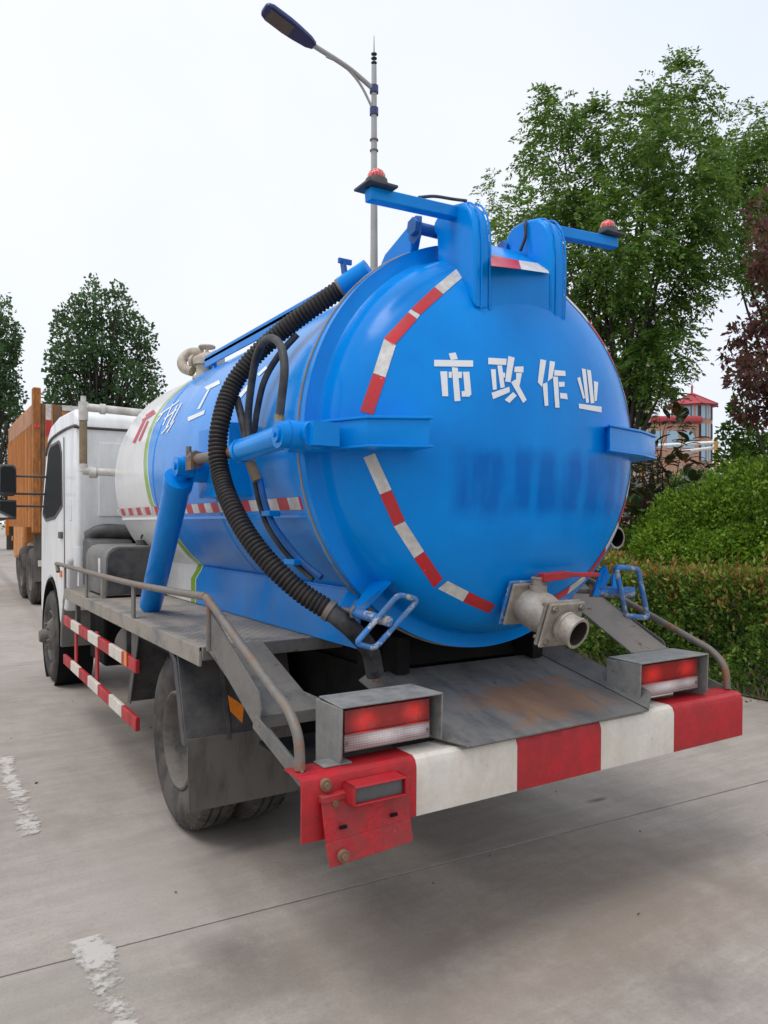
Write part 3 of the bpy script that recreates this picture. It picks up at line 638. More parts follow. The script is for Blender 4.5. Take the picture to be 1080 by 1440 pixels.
hcv = [un(*p, x=x) for p, x in hc]
hose = hose_obj('suction_hose', hcv, .037, .0040, .018, 'hose', T)
obj('hose_clamp', MB().cyl(hcv[-1] + (hcv[-2] - hcv[-1]) * .06, hcv[-1] + (hcv[-1] - hcv[-2]) * .12, .0425, 20), 'rail', hose, smooth=40)
obj('hose_end', MB().tube(spline([hcv[-1], un(480, 872, x=-.72), un(500, 890, x=-.66), un(520, 915, x=-.58), un(528, 950, x=-.55)], 6), .036, 16), 'hydraulic', hose, smooth=60)
obj('hose_clamp', MB().cyl(hcv[0] + (hcv[1] - hcv[0]) * .02, hcv[0] + (hcv[1] - hcv[0]) * .12, .0435, 20), 'rail', hose, smooth=40)
pe = un(519, 379, x=-.50); ps = hcv[0]
bp = obj('boom_pipe', MB().tube([ps + (hcv[1] - ps) * .05, ps.lerp(pe, .5), pe], [.044, .044, .044], 20), 'blue', T, smooth=50)
obj('cable_clip', MB().bar(ps + Vector((0, 0, .04)), ps + Vector((-.01, 0, .105)), .03, .012).bar(ps + Vector((-.03, .0, .10)), ps + Vector((.03, 0, .10)), .012, .02), 'blue_grimy', bp)
obj('boom_rail', MB().box(-.475, -.425, .86, 2.74, 2.535, 2.575).box(-.475, -.465, .86, 2.74, 2.50, 2.56).box(-.46, -.44, .9, .94, 2.47, 2.54).box(-.46, -.44, 2.6, 2.64, 2.47, 2.54), 'blue', T, bevel=.004)
# cream valve cluster on the tank's top
v0 = Vector((-.40, 2.98, 2.50))
vb = obj('top_valve', MB().lathe([(0, .075), (.02, .075), (.02, .05), (.10, .05), (.10, .068), (.125, .068), (.125, 0)], v0 + Vector((0, 0, -.03)), (0, 0, 1), 24), 'cream', T, smooth=40)
obj('valve_body', MB().lathe([(-.11, 0), (-.11, .06), (-.085, .06), (-.085, .048), (0, .062), (.085, .048), (.085, .06), (.11, .06), (.11, 0)], v0 + Vector((.02, 0, .10)), (.5, -.86, .05), 24), 'cream', vb, smooth=40)
obj('valve_elbow', MB().tube(spline([v0 + Vector((-.06, .06, .03)), v0 + Vector((-.10, .12, .06)), v0 + Vector((-.10, .15, .12)), v0 + Vector((-.05, .13, .17)), v0 + Vector((.02, .08, .17))], 8), .034, 14), 'cream', vb, smooth=60)
obj('valve_handwheel', MB().tube([v0 + Vector((.03 + .05 * math.cos(a), .02 + .05 * math.sin(a), .20)) for a in np.linspace(0, 2 * math.pi, 17)[:-1]], .009, 8, closed=True).cyl(v0 + Vector((.03, .02, .12)), v0 + Vector((.03, .02, .21)), .012, 8).bar(v0 + Vector((-.02, .02, .2)), v0 + Vector((.08, .02, .2)), .012, .01), 'cream', vb, smooth=50)
# mounting box + hydraulic ram + support strut
mb_ = obj('ram_mount', MB().prism([(-.88, 1.20), (-.88, 1.62), (-.62, 1.66), (-.62, 1.16)], 1.62, 1.95, 'z'), 'blue', T, bevel=.004)
ra, rb = un(340, 634, x=-.955), un(404, 612, x=-.955)
ram = obj('hydraulic_ram', MB().cyl(ra, rb, .0455, 28).cyl(ra + (ra - rb) * .03, ra + (rb - ra) * .04, .050, 28).cyl(rb + (ra - rb) * .05, rb + (rb - ra) * .02, .050, 28), 'blue', T, smooth=40)
rc = un(276, 646, x=-.955)
obj('ram_rod', MB().cyl(ra, rc, .024, 18), 'rail', ram, smooth=40)
obj('rod_gland', MB().cyl(rc + Vector((0, -.02, 0)), rc + Vector((0, .045, 0)), .042, 6).cyl(rc + Vector((-.03, .02, .03)), rc + Vector((-.03, .02, .06)), .014, 8).box(rc.x - .035, rc.x - .02, rc.y - .03, rc.y + .05, rc.z - .05, rc.z + .03), 'rail', ram, smooth=40)
pv = un(411, 612, x=-.97)
pb = obj('ram_pivot', MB().cyl(pv + Vector((-.055, 0, 0)), pv + Vector((-.02, 0, 0)), .047, 24).cyl(pv + Vector((-.02, 0, 0)), pv + Vector((.10, 0, 0)), .052, 24).cyl(pv + Vector((-.065, 0, 0)), pv + Vector((-.05, 0, 0)), .028, 16).cyl(pv + Vector((-.073, 0, 0)), pv + Vector((-.06, 0, 0)), .010, 6), 'blue', T, smooth=40)
obj('pivot_boss', MB().cyl(pv + Vector((.06, -.07, 0)), pv + Vector((.06, .03, 0)), .050, 24).box(pv.x + .03, pv.x + .13, pv.y - .10, pv.y + .04, pv.z - .04, pv.z + .04), 'blue', pb, smooth=40)
ht = un(261, 656, x=-.97)
hub = obj('strut_hub', MB().cyl(ht + Vector((-.05, 0, 0)), ht + Vector((-.015, 0, 0)), .048, 24).cyl(ht + Vector((-.015, 0, 0)), ht + Vector((.04, 0, 0)), .055, 24).cyl(ht + Vector((.035, 0, 0)), ht + Vector((.16, 0, 0)), .075, 24).cyl(ht + Vector((-.06, 0, 0)), ht + Vector((-.045, 0, 0)), .018, 12), 'blue', T, smooth=40)
sb = un(212, 850, x=-.90); st_ = un(250, 682, x=-.985)
strut = obj('support_strut', MB().cyl(sb, st_, .064, 32).cyl(st_ + (sb - st_) * .01, st_ + (st_ - sb) * .05, .070, 32), 'blue', T, smooth=40)
obj('strut_eye', MB().cyl(st_, ht + (st_ - ht) * .2, .034, 18), 'blue', strut, smooth=40)
# hydraulic lines
def line_px(name, pts, r, m='hydraulic', parent=T): return obj(name, MB().tube(spline([un(a, b, x=x) for a, b, x in pts], 8), r, 10), m, parent, smooth=60)
line_px('hydraulic_line', [(393, 588, -.96), (396, 560, -.96), (400, 520, -.95), (396, 490, -.94), (384, 476, -.93), (370, 482, -.92), (360, 505, -.91), (353, 545, -.90), (349, 590, -.895), (352, 640, -.90)], .0155)
obj('line_fitting', MB().cyl(un(393, 602, x=-.96), un(393, 583, x=-.96), .019, 8), 'brass', T, smooth=40)
line_px('hydraulic_line', [(333, 560, -.90), (338, 580, -.90), (345, 612, -.895), (350, 645, -.89)], .017)
obj('line_fitting', MB().cyl(un(352, 650, x=-.89), un(362, 676, x=-.87), .022, 10), 'sleeve', T, smooth=40)
line_px('hydraulic_line', [(357, 670, -.87), (364, 705, -.86), (375, 738, -.84), (392, 765, -.80), (415, 792, -.75), (440, 815, -.71)], .011)
line_px('hydraulic_line', [(365, 672, -.86), (372, 705, -.85), (383, 735, -.83), (400, 760, -.79), (425, 790, -.74), (452, 812, -.70)], .013, 'blue_grimy')
line_px('hydraulic_line', [(418, 470, -.70), (392, 500, -.76), (372, 535, -.80), (362, 575, -.82), (357, 610, -.83)], .014)
for p in ((378, 722), (412, 790)):
    q = un(*p, x=-.84 if p[0] < 400 else -.76); obj('line_clip', MB().box(q.x - .02, q.x + .03, q.y - .05, q.y + .05, q.z - .012, q.z + .012), 'blue', T, bevel=.004)

# --- outlet valve under the door
a0 = Vector((-.036, .235, 1.195)); a1 = Vector((.0, -.018, 1.10)); ax = (a1 - a0).normalized(); u_ = Vector((1, 0, 0)); v_ = ax.cross(u_).normalized()
def sqplate(c, h, th, r=.02):
    pts = []
    for sx_, sy_ in ((-1, -1), (1, -1), (1, 1), (-1, 1)):
        pts.append(c + u_ * h * sx_ + v_ * h * sy_)
    return MB().plate(pts, th)
def along(px): return a0 + ax * px
Lv = (a1 - a0).length
FA = Lv * .70
ov = obj('outlet_valve', MB().lathe([(.02, .0), (.02, .066), (.045, .068), (.07, .078), (.12, .080), (.15, .074), (FA + .005, .070), (FA + .005, 0)], a0, ax, 32), 'alu', T, smooth=40)
obj('outlet_stub', MB().cyl(a0 - ax * .12, along(.02), .068, 28), 'blue', ov, smooth=40)
obj('valve_flange', sqplate(along(.008), .092, .014), 'blue_worn', ov, bevel=.008)
obj('valve_flange', sqplate(along(.026), .088, .014), 'alu', ov, bevel=.008)
obj('valve_flange', sqplate(along(FA), .090, .014), 'alu', ov, bevel=.008)
fl = obj('valve_flange', sqplate(along(FA + .020), .090, .014), 'alu', ov, bevel=.008)
for sx_ in (-1, 1):
    for sy_ in (-1, 1):
        q = along(FA) + u_ * .068 * sx_ + v_ * .068 * sy_
        obj('flange_bolt', MB().cyl(q - ax * .02, q + ax * .048, .008, 8).cyl(q + ax * .030, q + ax * .042, .014, 6), 'rail', fl, smooth=40)
L0 = FA + .03
obj('outlet_spout', MB().lathe([(L0, 0), (L0, .054), (L0 + .012, .055), (L0 + .014, .060), (L0 + .024, .060), (L0 + .026, .056), (Lv + .012, .056), (Lv + .014, .060), (Lv + .026, .060), (Lv + .026, .049), (L0 - .02, .047), (L0 - .02, 0)], a0, ax, 36), 'alu', ov, smooth=40)
obj('spout_bore', MB().lathe([(Lv + .024, .0475), (L0 - .01, .0465), (L0 - .01, 0)], a0, ax, 28), 'bore', ov, smooth=40)
hb = along(.10) + Vector((0, 0, .068))
upv = Vector((0, 0, 1))
bon = obj('valve_bonnet', MB().cyl(hb - upv * .01, hb + upv * .03, .034, 20).cyl(hb + upv * .03, hb + upv * .055, .024, 16).cyl(hb + upv * .055, hb + upv * .062, .03, 6), 'alu', ov, smooth=40)
l0 = un(764, 812, y=hb.y - .02); l1 = un(795, 808, y=hb.y); l2 = un(838, 808, y=hb.y + .02)
obj('valve_lever', MB().bar(hb + upv * .06, l1, .040, .012).bar(l0, l1, .042, .030).bar(l1, l2, .034, .018).box(l0.x - .012, l0.x + .03, l0.y - .02, l0.y + .02, l0.z - .016, l0.z + .016), 'red', ov, bevel=.003)
# side pipe with open mouth on the far side
sp_ = un(868, 756, y=.80)
sp_ = Vector((1.03, .62, sp_.z + .0)); sp_ = un(868, 756, x=1.03)
obj('side_pipe', MB().lathe([(0, .048), (0, .058), (.03, .058), (.03, .053), (1.6, .053)], sp_, (0, 1, 0), 28), 'alu', T, smooth=40)
obj('pipe_bore', MB().lathe([(.001, .0478), (.5, .047), (.5, 0)], sp_, (0, 1, 0), 28), 'black', T, smooth=40)
obj('pipe_collar', MB().cyl(sp_ + Vector((0, .06, .055)), sp_ + Vector((0, .06, .085)), .03, 10).bar(sp_ + Vector((-.25, .12, 0)), sp_ + Vector((0, .12, 0)), .05, .05), 'alu', T, smooth=40)

# --- rear bumper
xs = [-1.10, -.69, -.258, .167, .60, 1.075]
bumper_prof = [(0, .55), (-.002, .71), (.006, .732), (.022, .742), (.12, .742), (.12, .735), (.024, .735), (.012, .728), (.006, .71), (.008, .55)]
bmp = None
for i in range(5):
    o = obj('bumper_section', MB().prism(bumper_prof, xs[i] + .0006, xs[i + 1] - .0006), 'red' if i % 2 == 0 else 'bwhite', bmp if bmp else T, smooth=30)
    if bmp is None: bmp = o; o.name = 'rear_bumper'
# licence bracket on the bumper
lp = obj('plate_bracket', MB().plate([(-1.045, -.022, .672), (-.735, -.022, .683), (-.732, -.030, .56), (-1.036, -.034, .55)], .005).plate([(-1.036, -.034, .551), (-.732, -.030, .561), (-.727, -.040, .492), (-1.028, -.046, .480)], .005).bar((-1.045, -.012, .675), (-.735, -.012, .686), .03, .02), 'red_worn', T, bevel=.002)
lb = obj('plate_lamp', MB().box(-.965, -.77, -.075, -.008, .655, .662).box(-.965, -.77, -.075, -.008, .708, .715).box(-.965, -.955, -.075, -.008, .655, .715).box(-.78, -.77, -.075, -.008, .655, .715), 'red', lp, bevel=.004)
obj('plate_lamp_lens', MB().box(-.952, -.783, -.060, -.02, .662, .708), 'lamp_glass', lb)
for bx, bz in ((-1.02, .712), (-1.0, .66), (-.985, .508)):
    obj('bracket_bolt', MB().lathe([(-.004, 0), (-.004, .020), (.010, .018), (.010, .010), (.018, .010), (.018, 0)], (bx, -.047 if bz < .6 else -.012 if bz < .7 else 0.0, bz), (0, -1, 0), 12), 'rusty', lp, smooth=40)
for sx_ in (-.98, -.80):
    obj('bracket_slot', MB().box(sx_ - .012, sx_ + .012, -.0415, -.034, .585, .594), 'black', lp)
# --- deck plate (chute) with side lips
dp = obj('deck_plate', MB().plate([(-.50, -.022, .748), (.43, -.012, .750), (.43, .62, .885), (-.50, .62, .885)], -.006), 'deck', T)
obj('deck_lip', MB().plate([(.43, -.012, .750), (.485, .02, .802), (.492, .10, .830), (.492, .66, .955), (.43, .66, .893)], .006), 'steel', dp)
obj('deck_lip', MB().plate([(-.50, -.022, .748), (-.50, .62, .885), (-.545, .62, .86), (-.56, .13, .758)], .006), 'steel', dp)
# --- rear light boxes
def light_box(x0, x1, outer):
    th = .006; yb, yf = .035, .215
    zl, zr = (.70, .768) if outer < 0 else (.768, .70)
    hood = MB().prism([(x0, yb), (x1, yb), (x1 - .012, yf), (x0 + .012, yf)], .921, .927, 'z').prism([(yb + .006, .768), (yb, .9205), (yf, .9205), (yf, zl), (yb + .05, zl)], x0, x0 + th).prism([(yb + .006, .768), (yb, .9205), (yf, .9205), (yf, zr), (yb + .05, zr)], x1 - th, x1).box(x0 + .02, x1 - .02, yf - th, yf, .74, .9205)
    b = obj('light_box', hood, 'box', T, bevel=.002)
    lx0, lx1, ly = x0 + .022, x1 - .03, yb + .035
    h = obj('tail_light', MB().box(lx0, lx1, ly + .008, ly + .07, .770, .912), 'plastic', b, bevel=.006)
    obj('red_lens', MB().box(lx0 + .004, lx1 - .004, ly - .004, ly + .0078, .833, .908), 'lens_red', h, bevel=.003)
    for bx in (.04, .96):
        obj('lens_screw', MB().cyl((lx0 + (lx1 - lx0) * bx, ly - .008, .802), (lx0 + (lx1 - lx0) * bx, ly - .003, .802), .006, 8), 'rail', h)
    obj('lens_divider', MB().box(lx0 + .004, lx1 - .004, ly - .0065, ly - .0045, .829, .8345), 'lens_red', h)
    obj('clear_lens', MB().box(lx0 + .004, lx1 - .004, ly - .004, ly + .0078, .774, .832), 'lens_clear', h, bevel=.003)
    return b
light_box(-.945, -.555, -1); light_box(.44, .885, 1)
obj('frame_plate', MB().box(-.96, -.565, .125, .66, .66, .672), 'black', T)
obj('frame_plate', MB().box(.50, .80, .23, .60, .752, .760).box(.50, 1.06, .125, .24, .70, .708), 'rusty', T)
obj('bracket_foot', MB().box(-1.0, -.90, .05, .12, .744, .748), 'box', T)

# --- chassis (dark, under the tank)
ch = obj('chassis_frame', MB().box(-.42, -.35, .66, 6.2, .66, .88).box(.35, .42, .66, 6.2, .66, .88).box(-.42, -.35, .13, .66, .58, .735).box(.35, .42, .13, .66, .58, .735), 'black', T)
for yy in (.70, .95, 1.7, 2.6, 3.6, 4.6, 5.6):
    obj('cross_member', MB().box(-.349, .349, yy, yy + .07, .68, .84), 'black', ch)
obj('tank_saddle', MB().box(-.45, .45, .7, .8, .881, 1.05).box(-.45, .45, 2.2, 2.3, .881, 1.05).box(-.45, .45, 3.5, 3.6, .881, 1.05).box(-.40, -.34, .56, 3.9, .881, 1.03).box(.34, .40, .56, 3.9, .881, 1.03), 'black', ch)
obj('rear_axle', MB().cyl((-.5, 1.66, .43), (.5, 1.66, .43), .07, 16).lathe([(-.2, .06), (-.12, .15), (0, .19), (.12, .15), (.2, .06)], (0, 1.66, .43), (1, 0, 0), 20), 'black', ch, smooth=40)
for s in (-1, 1):
    for k in range(6):
        obj('leaf_spring', MB().box(s * .46 - .035, s * .46 + .035, 1.66 - .6 + .08 * k, 1.66 + .6 - .08 * k, .60 - .016 * k, .612 - .016 * k), 'black', ch)
obj('front_axle', MB().cyl((-.75, 5.75, .43), (.75, 5.75, .43), .05, 12), 'black', ch, smooth=40)
# flat skirt plates under the tank
for s in (-1, 1):
    obj('tank_skirt', MB().box(s * .545 - .006, s * .545 + .006, .62, 3.70, .99, 1.222).box(min(s * .545, s * .46), max(s * .545, s * .46), .62, 3.70, 1.2225, 1.230), 'tank', T)
# --- side platforms, stairs, rails on both sides
for s in (-1, 1):
    def X(a, b): return (min(s * a, s * b), max(s * a, s * b))
    x0, x1 = X(.36, 1.07)
    pf = obj('side_platform', MB().box(x0, x1, 1.03, 4.32, .970, .985), 'steel_dusty', T)
    x0, x1 = X(1.058, 1.072); obj('platform_edge', MB().box(x0, x1, 1.03, 4.32, .905, .9865), 'steel_dusty', pf, bevel=.003)
    x0, x1 = X(.36, 1.06); obj('platform_edge', MB().box(x0, x1, 1.018, 1.03, .93, .9865), 'steel', pf, bevel=.003)
    # raised tread pattern on the rear part
    tp = MB()
    for i in range(26):
        for j in range(46):
            cx, cy = s * (.40 + i * .025), 1.06 + j * .032
            if abs(cx) > 1.04: continue
            a = R(45 if (i + j) % 2 else -45); du = Vector((math.cos(a), math.sin(a), 0)) * .011; dv = Vector((-math.sin(a), math.cos(a), 0)) * .0035
            c = Vector((cx, cy, .9855)); p = [c - du, c + dv, c + du, c - dv]
            tp.add(p + [c + Vector((0, 0, .0022))], [(0, 1, 4), (1, 2, 4), (2, 3, 4), (3, 0, 4)])
    t = obj('tread_pattern', tp, 'steel_dusty', pf, fix=False); t['kind'] = 'stuff'
    # sloping plank
    xa, xb = s * 1.045, s * (.80 if s < 0 else .79)
    pl = obj('stair_plank', MB().plate([(xa, 1.02, .985), (xb, 1.02, .985), (xb, .485, .805), (xa, .485, .805)] if s < 0 else [(xa, .99, 1.21), (xb, .99, 1.21), (xb, .37, .888), (xa, .37, .888)], .008 * -1).bar((xa, .484 if s < 0 else .368, .79 if s < 0 else .872), (xb, .484 if s < 0 else .368, .79 if s < 0 else .872), .008, .04), 'steel_dusty' if s > 0 else 'steel', T)
    x0, x1 = X(1.060, 1.068)
    sp = obj('side_plate', MB().prism([(.905, 1.15), (.905, 1.0), (.44, .795), (.40, .80), (.385, .86), (.41, .92)], x0, x1), 'steel', T, bevel=.002)
    obj('strut_angle', MB().bar((s * 1.072, .43, .815), (s * 1.072, .055, .722), .008, .05).bar((s * 1.05, .43, .795), (s * 1.05, .055, .70), .045, .006), 'steel', T)
    rp = [(s * 1.07, 4.62, 1.10), (s * 1.07, 4.66, 1.15), (s * 1.07, 4.6, 1.163), (s * 1.07, 3.4, 1.165), (s * 1.07, 2.1, 1.172), (s * 1.07, 1.05, 1.198), (s * 1.07, .96, 1.20), (s * 1.07, .88, 1.178), (s * 1.07, .52, 1.045), (s * 1.07, .25, .945), (s * 1.07, .15, .905), (s * 1.07, .085, .84), (s * 1.07, .07, .745)]
    hr = obj('handrail', MB().tube(spline(rp, 5), .0165, 12), 'rail', T, smooth=60)
    for yy in (4.32, 3.45, 2.15):
        obj('rail_post', MB().box(s * 1.065 - .006, s * 1.065 + .006, yy - .028, yy + .028, .987, 1.16), 'steel', hr, bevel=.002)
    obj('rail_stanchion', MB().cyl((s * 1.07, .905, .99), (s * 1.07, .905, 1.19), .012, 10), 'rail', hr, smooth=40)
# inner wall by the right stairs
obj('fitting_stub', MB().lathe([(0, 0), (0, .022), (.05, .022), (.055, .014), (.09, .014), (.09, 0)], (.95, .30, .80), (0, 0, 1), 14), 'alu', T, smooth=40)
obj('rusty_bracket', MB().box(.515, .545, .42, .427, .72, .90).box(.515, .522, .427, .46, .72, .90), 'rusty', T)
# --- rear mudguards
for s in (-1, 1):
    x0, x1 = min(s * .52, s * 1.055), max(s * .52, s * 1.055)
    mg = obj('mudguard', MB().prism([(1.46, .958), (1.40, .90), (1.262, .515), (1.250, .515), (1.385, .91), (1.45, .968)], x0, x1).prism([(1.46, .905), (1.40, .88), (1.262, .515), (1.318, .515), (1.44, .86), (1.53, .905)], s * 1.055 - .004, s * 1.055 + .006), 'steel_dark', T, bevel=.002)
    for xx in (.86, .64):
        obj('mudguard_rib', MB().bar((s * xx, 1.385, .93), (s * xx, 1.248, .52), .018, .014), 'steel_dark', mg)
    obj('mud_flap', MB().prism([(1.252, .545), (1.244, .40), (1.232, .232), (1.240, .232), (1.252, .40), (1.2595, .545)], min(s * .52, s * 1.05), max(s * .52, s * 1.05)), 'flap', mg)
    obj('amber_reflector', MB().plate([(s * .873, 1.232, .725), (s * .805, 1.214, .672), (s * .818, 1.20, .600), (s * .866, 1.22, .655)][::1 if s > 0 else -1], .008), 'amber', mg)
    obj('mudguard', MB().prism([(2.14, .905), (2.31, .50), (2.318, .50), (2.15, .91)], min(s * .52, s * 1.055), max(s * .52, s * 1.055)).prism([(2.07, .905), (2.14, .905), (2.32, .50), (2.26, .50)], s * 1.055 - .004, s * 1.055 + .004), 'steel_dark', T, bevel=.002)
    obj('mudguard_top', MB().box(x0, x1, 1.46, 2.15, .885, .895), 'black', T)
# --- side guards (striped rails)
for s in (-1, 1):
    for z0, z1 in ((.690, .764), (.380, .454)):
        yy = 2.12; k = 0; gd = None
        while yy < 4.42:
            L = .33
            o = obj('guard_section', MB().box(s * 1.05 - .012, s * 1.05 + .012, yy, min(yy + L - .001, 4.45), z0, z1), 'red' if k % 2 == 0 else 'bwhite', gd if gd else T, bevel=.004)
            if gd is None: gd = o; o.name = 'side_guard'
            k += 1; yy += L
    for yy in (4.05, 3.28):
        obj('guard_post', MB().box(s * 1.03 - .006, s * 1.03 + .006, yy - .04, yy + .04, .372, .771), 'red', T)
    for yy in (4.0, 2.45):
        obj('guard_hanger', MB().box(s * 1.02 - .02, s * 1.02 + .008, yy - .03, yy + .03, .70, .904), 'steel_dark', T)
    obj('side_reflector', MB().box(s * 1.063, s * 1.068, 2.3, 2.36, .70, .78), 'amber', T)
obj('air_tank', MB().lathe([(0, 0), (.01, .08), (.05, .155), (.08, .165), (.75, .165), (.78, .155), (.82, .08), (.83, 0)], (-.78, 2.42, .68), (0, 1, 0), 28), 'steel_dusty', T, smooth=40)
obj('battery_box', MB().box(-.95, -.55, 3.45, 3.95, .50, .86), 'black', T, bevel=.02)
# --- wheels
tp = [(.035, .232), (.012, .27), (.002, .31), (0, .345), (.008, .385), (.028, .412), (.048, .424), (.07, .428), (.073, .418), (.083, .418), (.086, .430), (.114, .431), (.117, .419), (.127, .419), (.130, .430), (.158, .428), (.178, .424), (.20, .412), (.22, .385), (.228, .345), (.226, .31), (.215, .27), (.19, .232)]
def wheel(x, y, s, dish, name='wheel'):
    """x: outer face, s: +1 right / -1 left"""
    o = Vector((x, y, .43)); ax = Vector((-s, 0, 0))
    t = MB().lathe(tp, o, ax, 64, close=True)
    for k in range(52):
        a = 2 * math.pi * k / 52
        for q0, q1 in ((.03, .066), (.162, .198)):
            for r0, r1, da in ((.414, .432, .030),):
                vs = []
                for rr_ in (r0, r1):
                    for qq in (q0, q1):
                        for d_ in (-da, da):
                            vs.append(o + ax * qq + Vector((0, math.cos(a + d_), math.sin(a + d_))) * (rr_ - (.010 if (rr_ == r1 and qq in (.03, .198)) else 0)))
                t.add(vs, [(0, 1, 3, 2), (4, 5, 7, 6), (0, 1, 5, 4), (2, 3, 7, 6), (0, 2, 6, 4), (1, 3, 7, 5)])
    w = obj(name, t, 'tyre', T, smooth=35)
    if dish:
        rp = [(.04, .240), (.020, .238), (.016, .228), (.030, .214), (.075, .207), (.13, .198), (.155, .18), (.172, .15), (.172, .11), (.160, .10), (.160, .0)]
    else:
        rp = [(.04, .240), (.018, .238), (.014, .228), (.03, .214), (.05, .205), (.04, .17), (-.005, .13), (-.012, .10), (-.012, .0)]
    rm = obj('rim', MB().lathe(rp, o, ax, 48), 'rim', w, smooth=40)
    hubz = rp[-1][0]
    obj('wheel_hub', MB().lathe([(hubz + .01, .07), (hubz - .05, .062), (hubz - .07, .05), (hubz - .07, 0)], o, ax, 24), 'rim', rm, smooth=40)
    for k in range(6):
        a = 2 * math.pi * k / 6 + .3; q = o + Vector((0, math.cos(a), math.sin(a))) * .112
        z_ = .168 if dish else -.010
        obj('wheel_nut', MB().cyl(q + ax * (z_ + .01), q + ax * (z_ - .022), .014, 6), 'rail', rm)
    return w
for s in (-1, 1):
    wheel(s * .99, 1.68, s, True); wheel(s * .735, 1.68, s, True); wheel(s * .985, 5.74, s, False)
# --- tool box, air cleaner, fuel tank behind the cab
tb = [(3.32, 1.0), (3.32, 1.30), (3.335, 1.325), (3.36, 1.338), (4.0, 1.338)]
rx = [(-.965, 1.0), (-.965, 1.255), (-.95, 1.30), (-.92, 1.328), (-.88, 1.338), (-.58, 1.338), (-.55, 1.325), (-.53, 1.29), (-.53, 1.0)]
tbx = obj('tool_box', MB().prism(rx, 3.33, 4.02, 'y'), 'plastic_top', T, bevel=.004)
obj('tool_box_face', MB().prism([(-.748 + (p[0] + .748) * .95, 1.17 + (p[1] - 1.17) * .93) for p in rx], 3.321, 3.3295, 'y'), 'plastic', tbx, bevel=.003)
obj('tool_box_label', MB().box(-.9685, -.9655, 3.50, 3.56, 1.13, 1.25), 'white', tbx)
obj('box_bracket', MB().box(-.985, -.96, 3.34, 3.40, .987, 1.12), 'steel_dusty', tbx)
obj('air_cleaner', MB().prism([(4.05, 1.0), (4.05, 1.30), (4.10, 1.36), (4.30, 1.40), (4.36, 1.36), (4.36, 1.0)], -.93, -.60), 'plastic', T, bevel=.02)
obj('air_duct', MB().tube(spline([(-.90, 4.28, 1.38), (-.80, 4.22, 1.43), (-.6, 4.2, 1.42), (-.35, 4.22, 1.38)], 6), .06, 14), 'plastic', T, smooth=60)
obj('filler_cap', MB().cyl((-.66, 3.55, 1.338), (-.66, 3.55, 1.375), .05, 16).tube([(-.66 + .04 * math.cos(a), 3.45, 1.385 + .04 * math.sin(a)) for a in np.linspace(0, math.pi, 7)], .008, 6), 'plastic', T, smooth=40)
obj('rear_cab_support', MB().box(-.5, .5, 4.28, 4.36, .90, 1.34).box(-.75, .75, 4.30, 4.34, 1.33, 1.43), 'black', T)
# white vent pipe in front of the tank
vp = obj('vent_pipe', MB().cyl((-.945, 4.24, 2.30), (-.945, 4.24, 2.445), .036, 18).cyl((-.945, 4.24, 2.445), (-.945, 4.24, 2.49), .02, 12).cyl((-.945, 4.24, 2.405), (-.45, 4.24, 2.39), .032, 18).cyl((-.82, 4.24, 2.40), (-.78, 4.24, 2.40), .042, 18).cyl((-.945, 4.24, 1.96), (-.945, 4.24, 1.90), .034, 18).cyl((-.945, 4.24, 1.905), (-.70, 4.12, 1.89), .030, 16).cyl((-.90, 4.22, 1.895), (-.85, 4.2, 1.893), .045, 14), 'white_pipe', T, smooth=40)
obj('pipe_sleeve', MB().cyl((-.945, 4.24, 1.95), (-.945, 4.24, 2.31), .030, 16), 'sleeve', vp, smooth=40)
# --- cab
cabp = [(4.42, 1.20), (4.40, 1.45), (4.40, 2.22), (4.44, 2.36), (4.56, 2.43), (5.3, 2.455), (5.75, 2.42), (5.95, 2.33), (6.30, 1.72), (6.38, 1.60), (6.40, .62), (6.28, .58)]
arc = [(5.74 + .53 * math.cos(a), .45 + .53 * math.sin(a)) for a in np.linspace(R(15), R(170), 12)]
cabp += arc + [(5.18, .72), (4.92, .74), (4.86, 1.16)]
cab = obj('cab', MB().prism(cabp, -.965, .965), 'white', T, bevel=.07, seg=4)
obj('roof_gutter', MB().tube(spline([(-.968, 6.02, 2.16), (-.972, 5.86, 2.245), (-.972, 5.6, 2.29), (-.972, 5.0, 2.30), (-.972, 4.5, 2.285), (-.965, 4.40, 2.27), (-.90, 4.393, 2.262), (0, 4.393, 2.262), (.9, 4.393, 2.262)], 6), .012, 8), 'frame_dark', cab, smooth=60)
winp = [(5.10, 1.66), (5.14, 2.10), (5.22, 2.19), (5.30, 2.215), (5.72, 2.21), (5.85, 2.16), (6.22, 1.60), (6.0, 1.54), (5.5, 1.56)]
cw = sum(p[0] for p in winp) / 9, sum(p[1] for p in winp) / 9
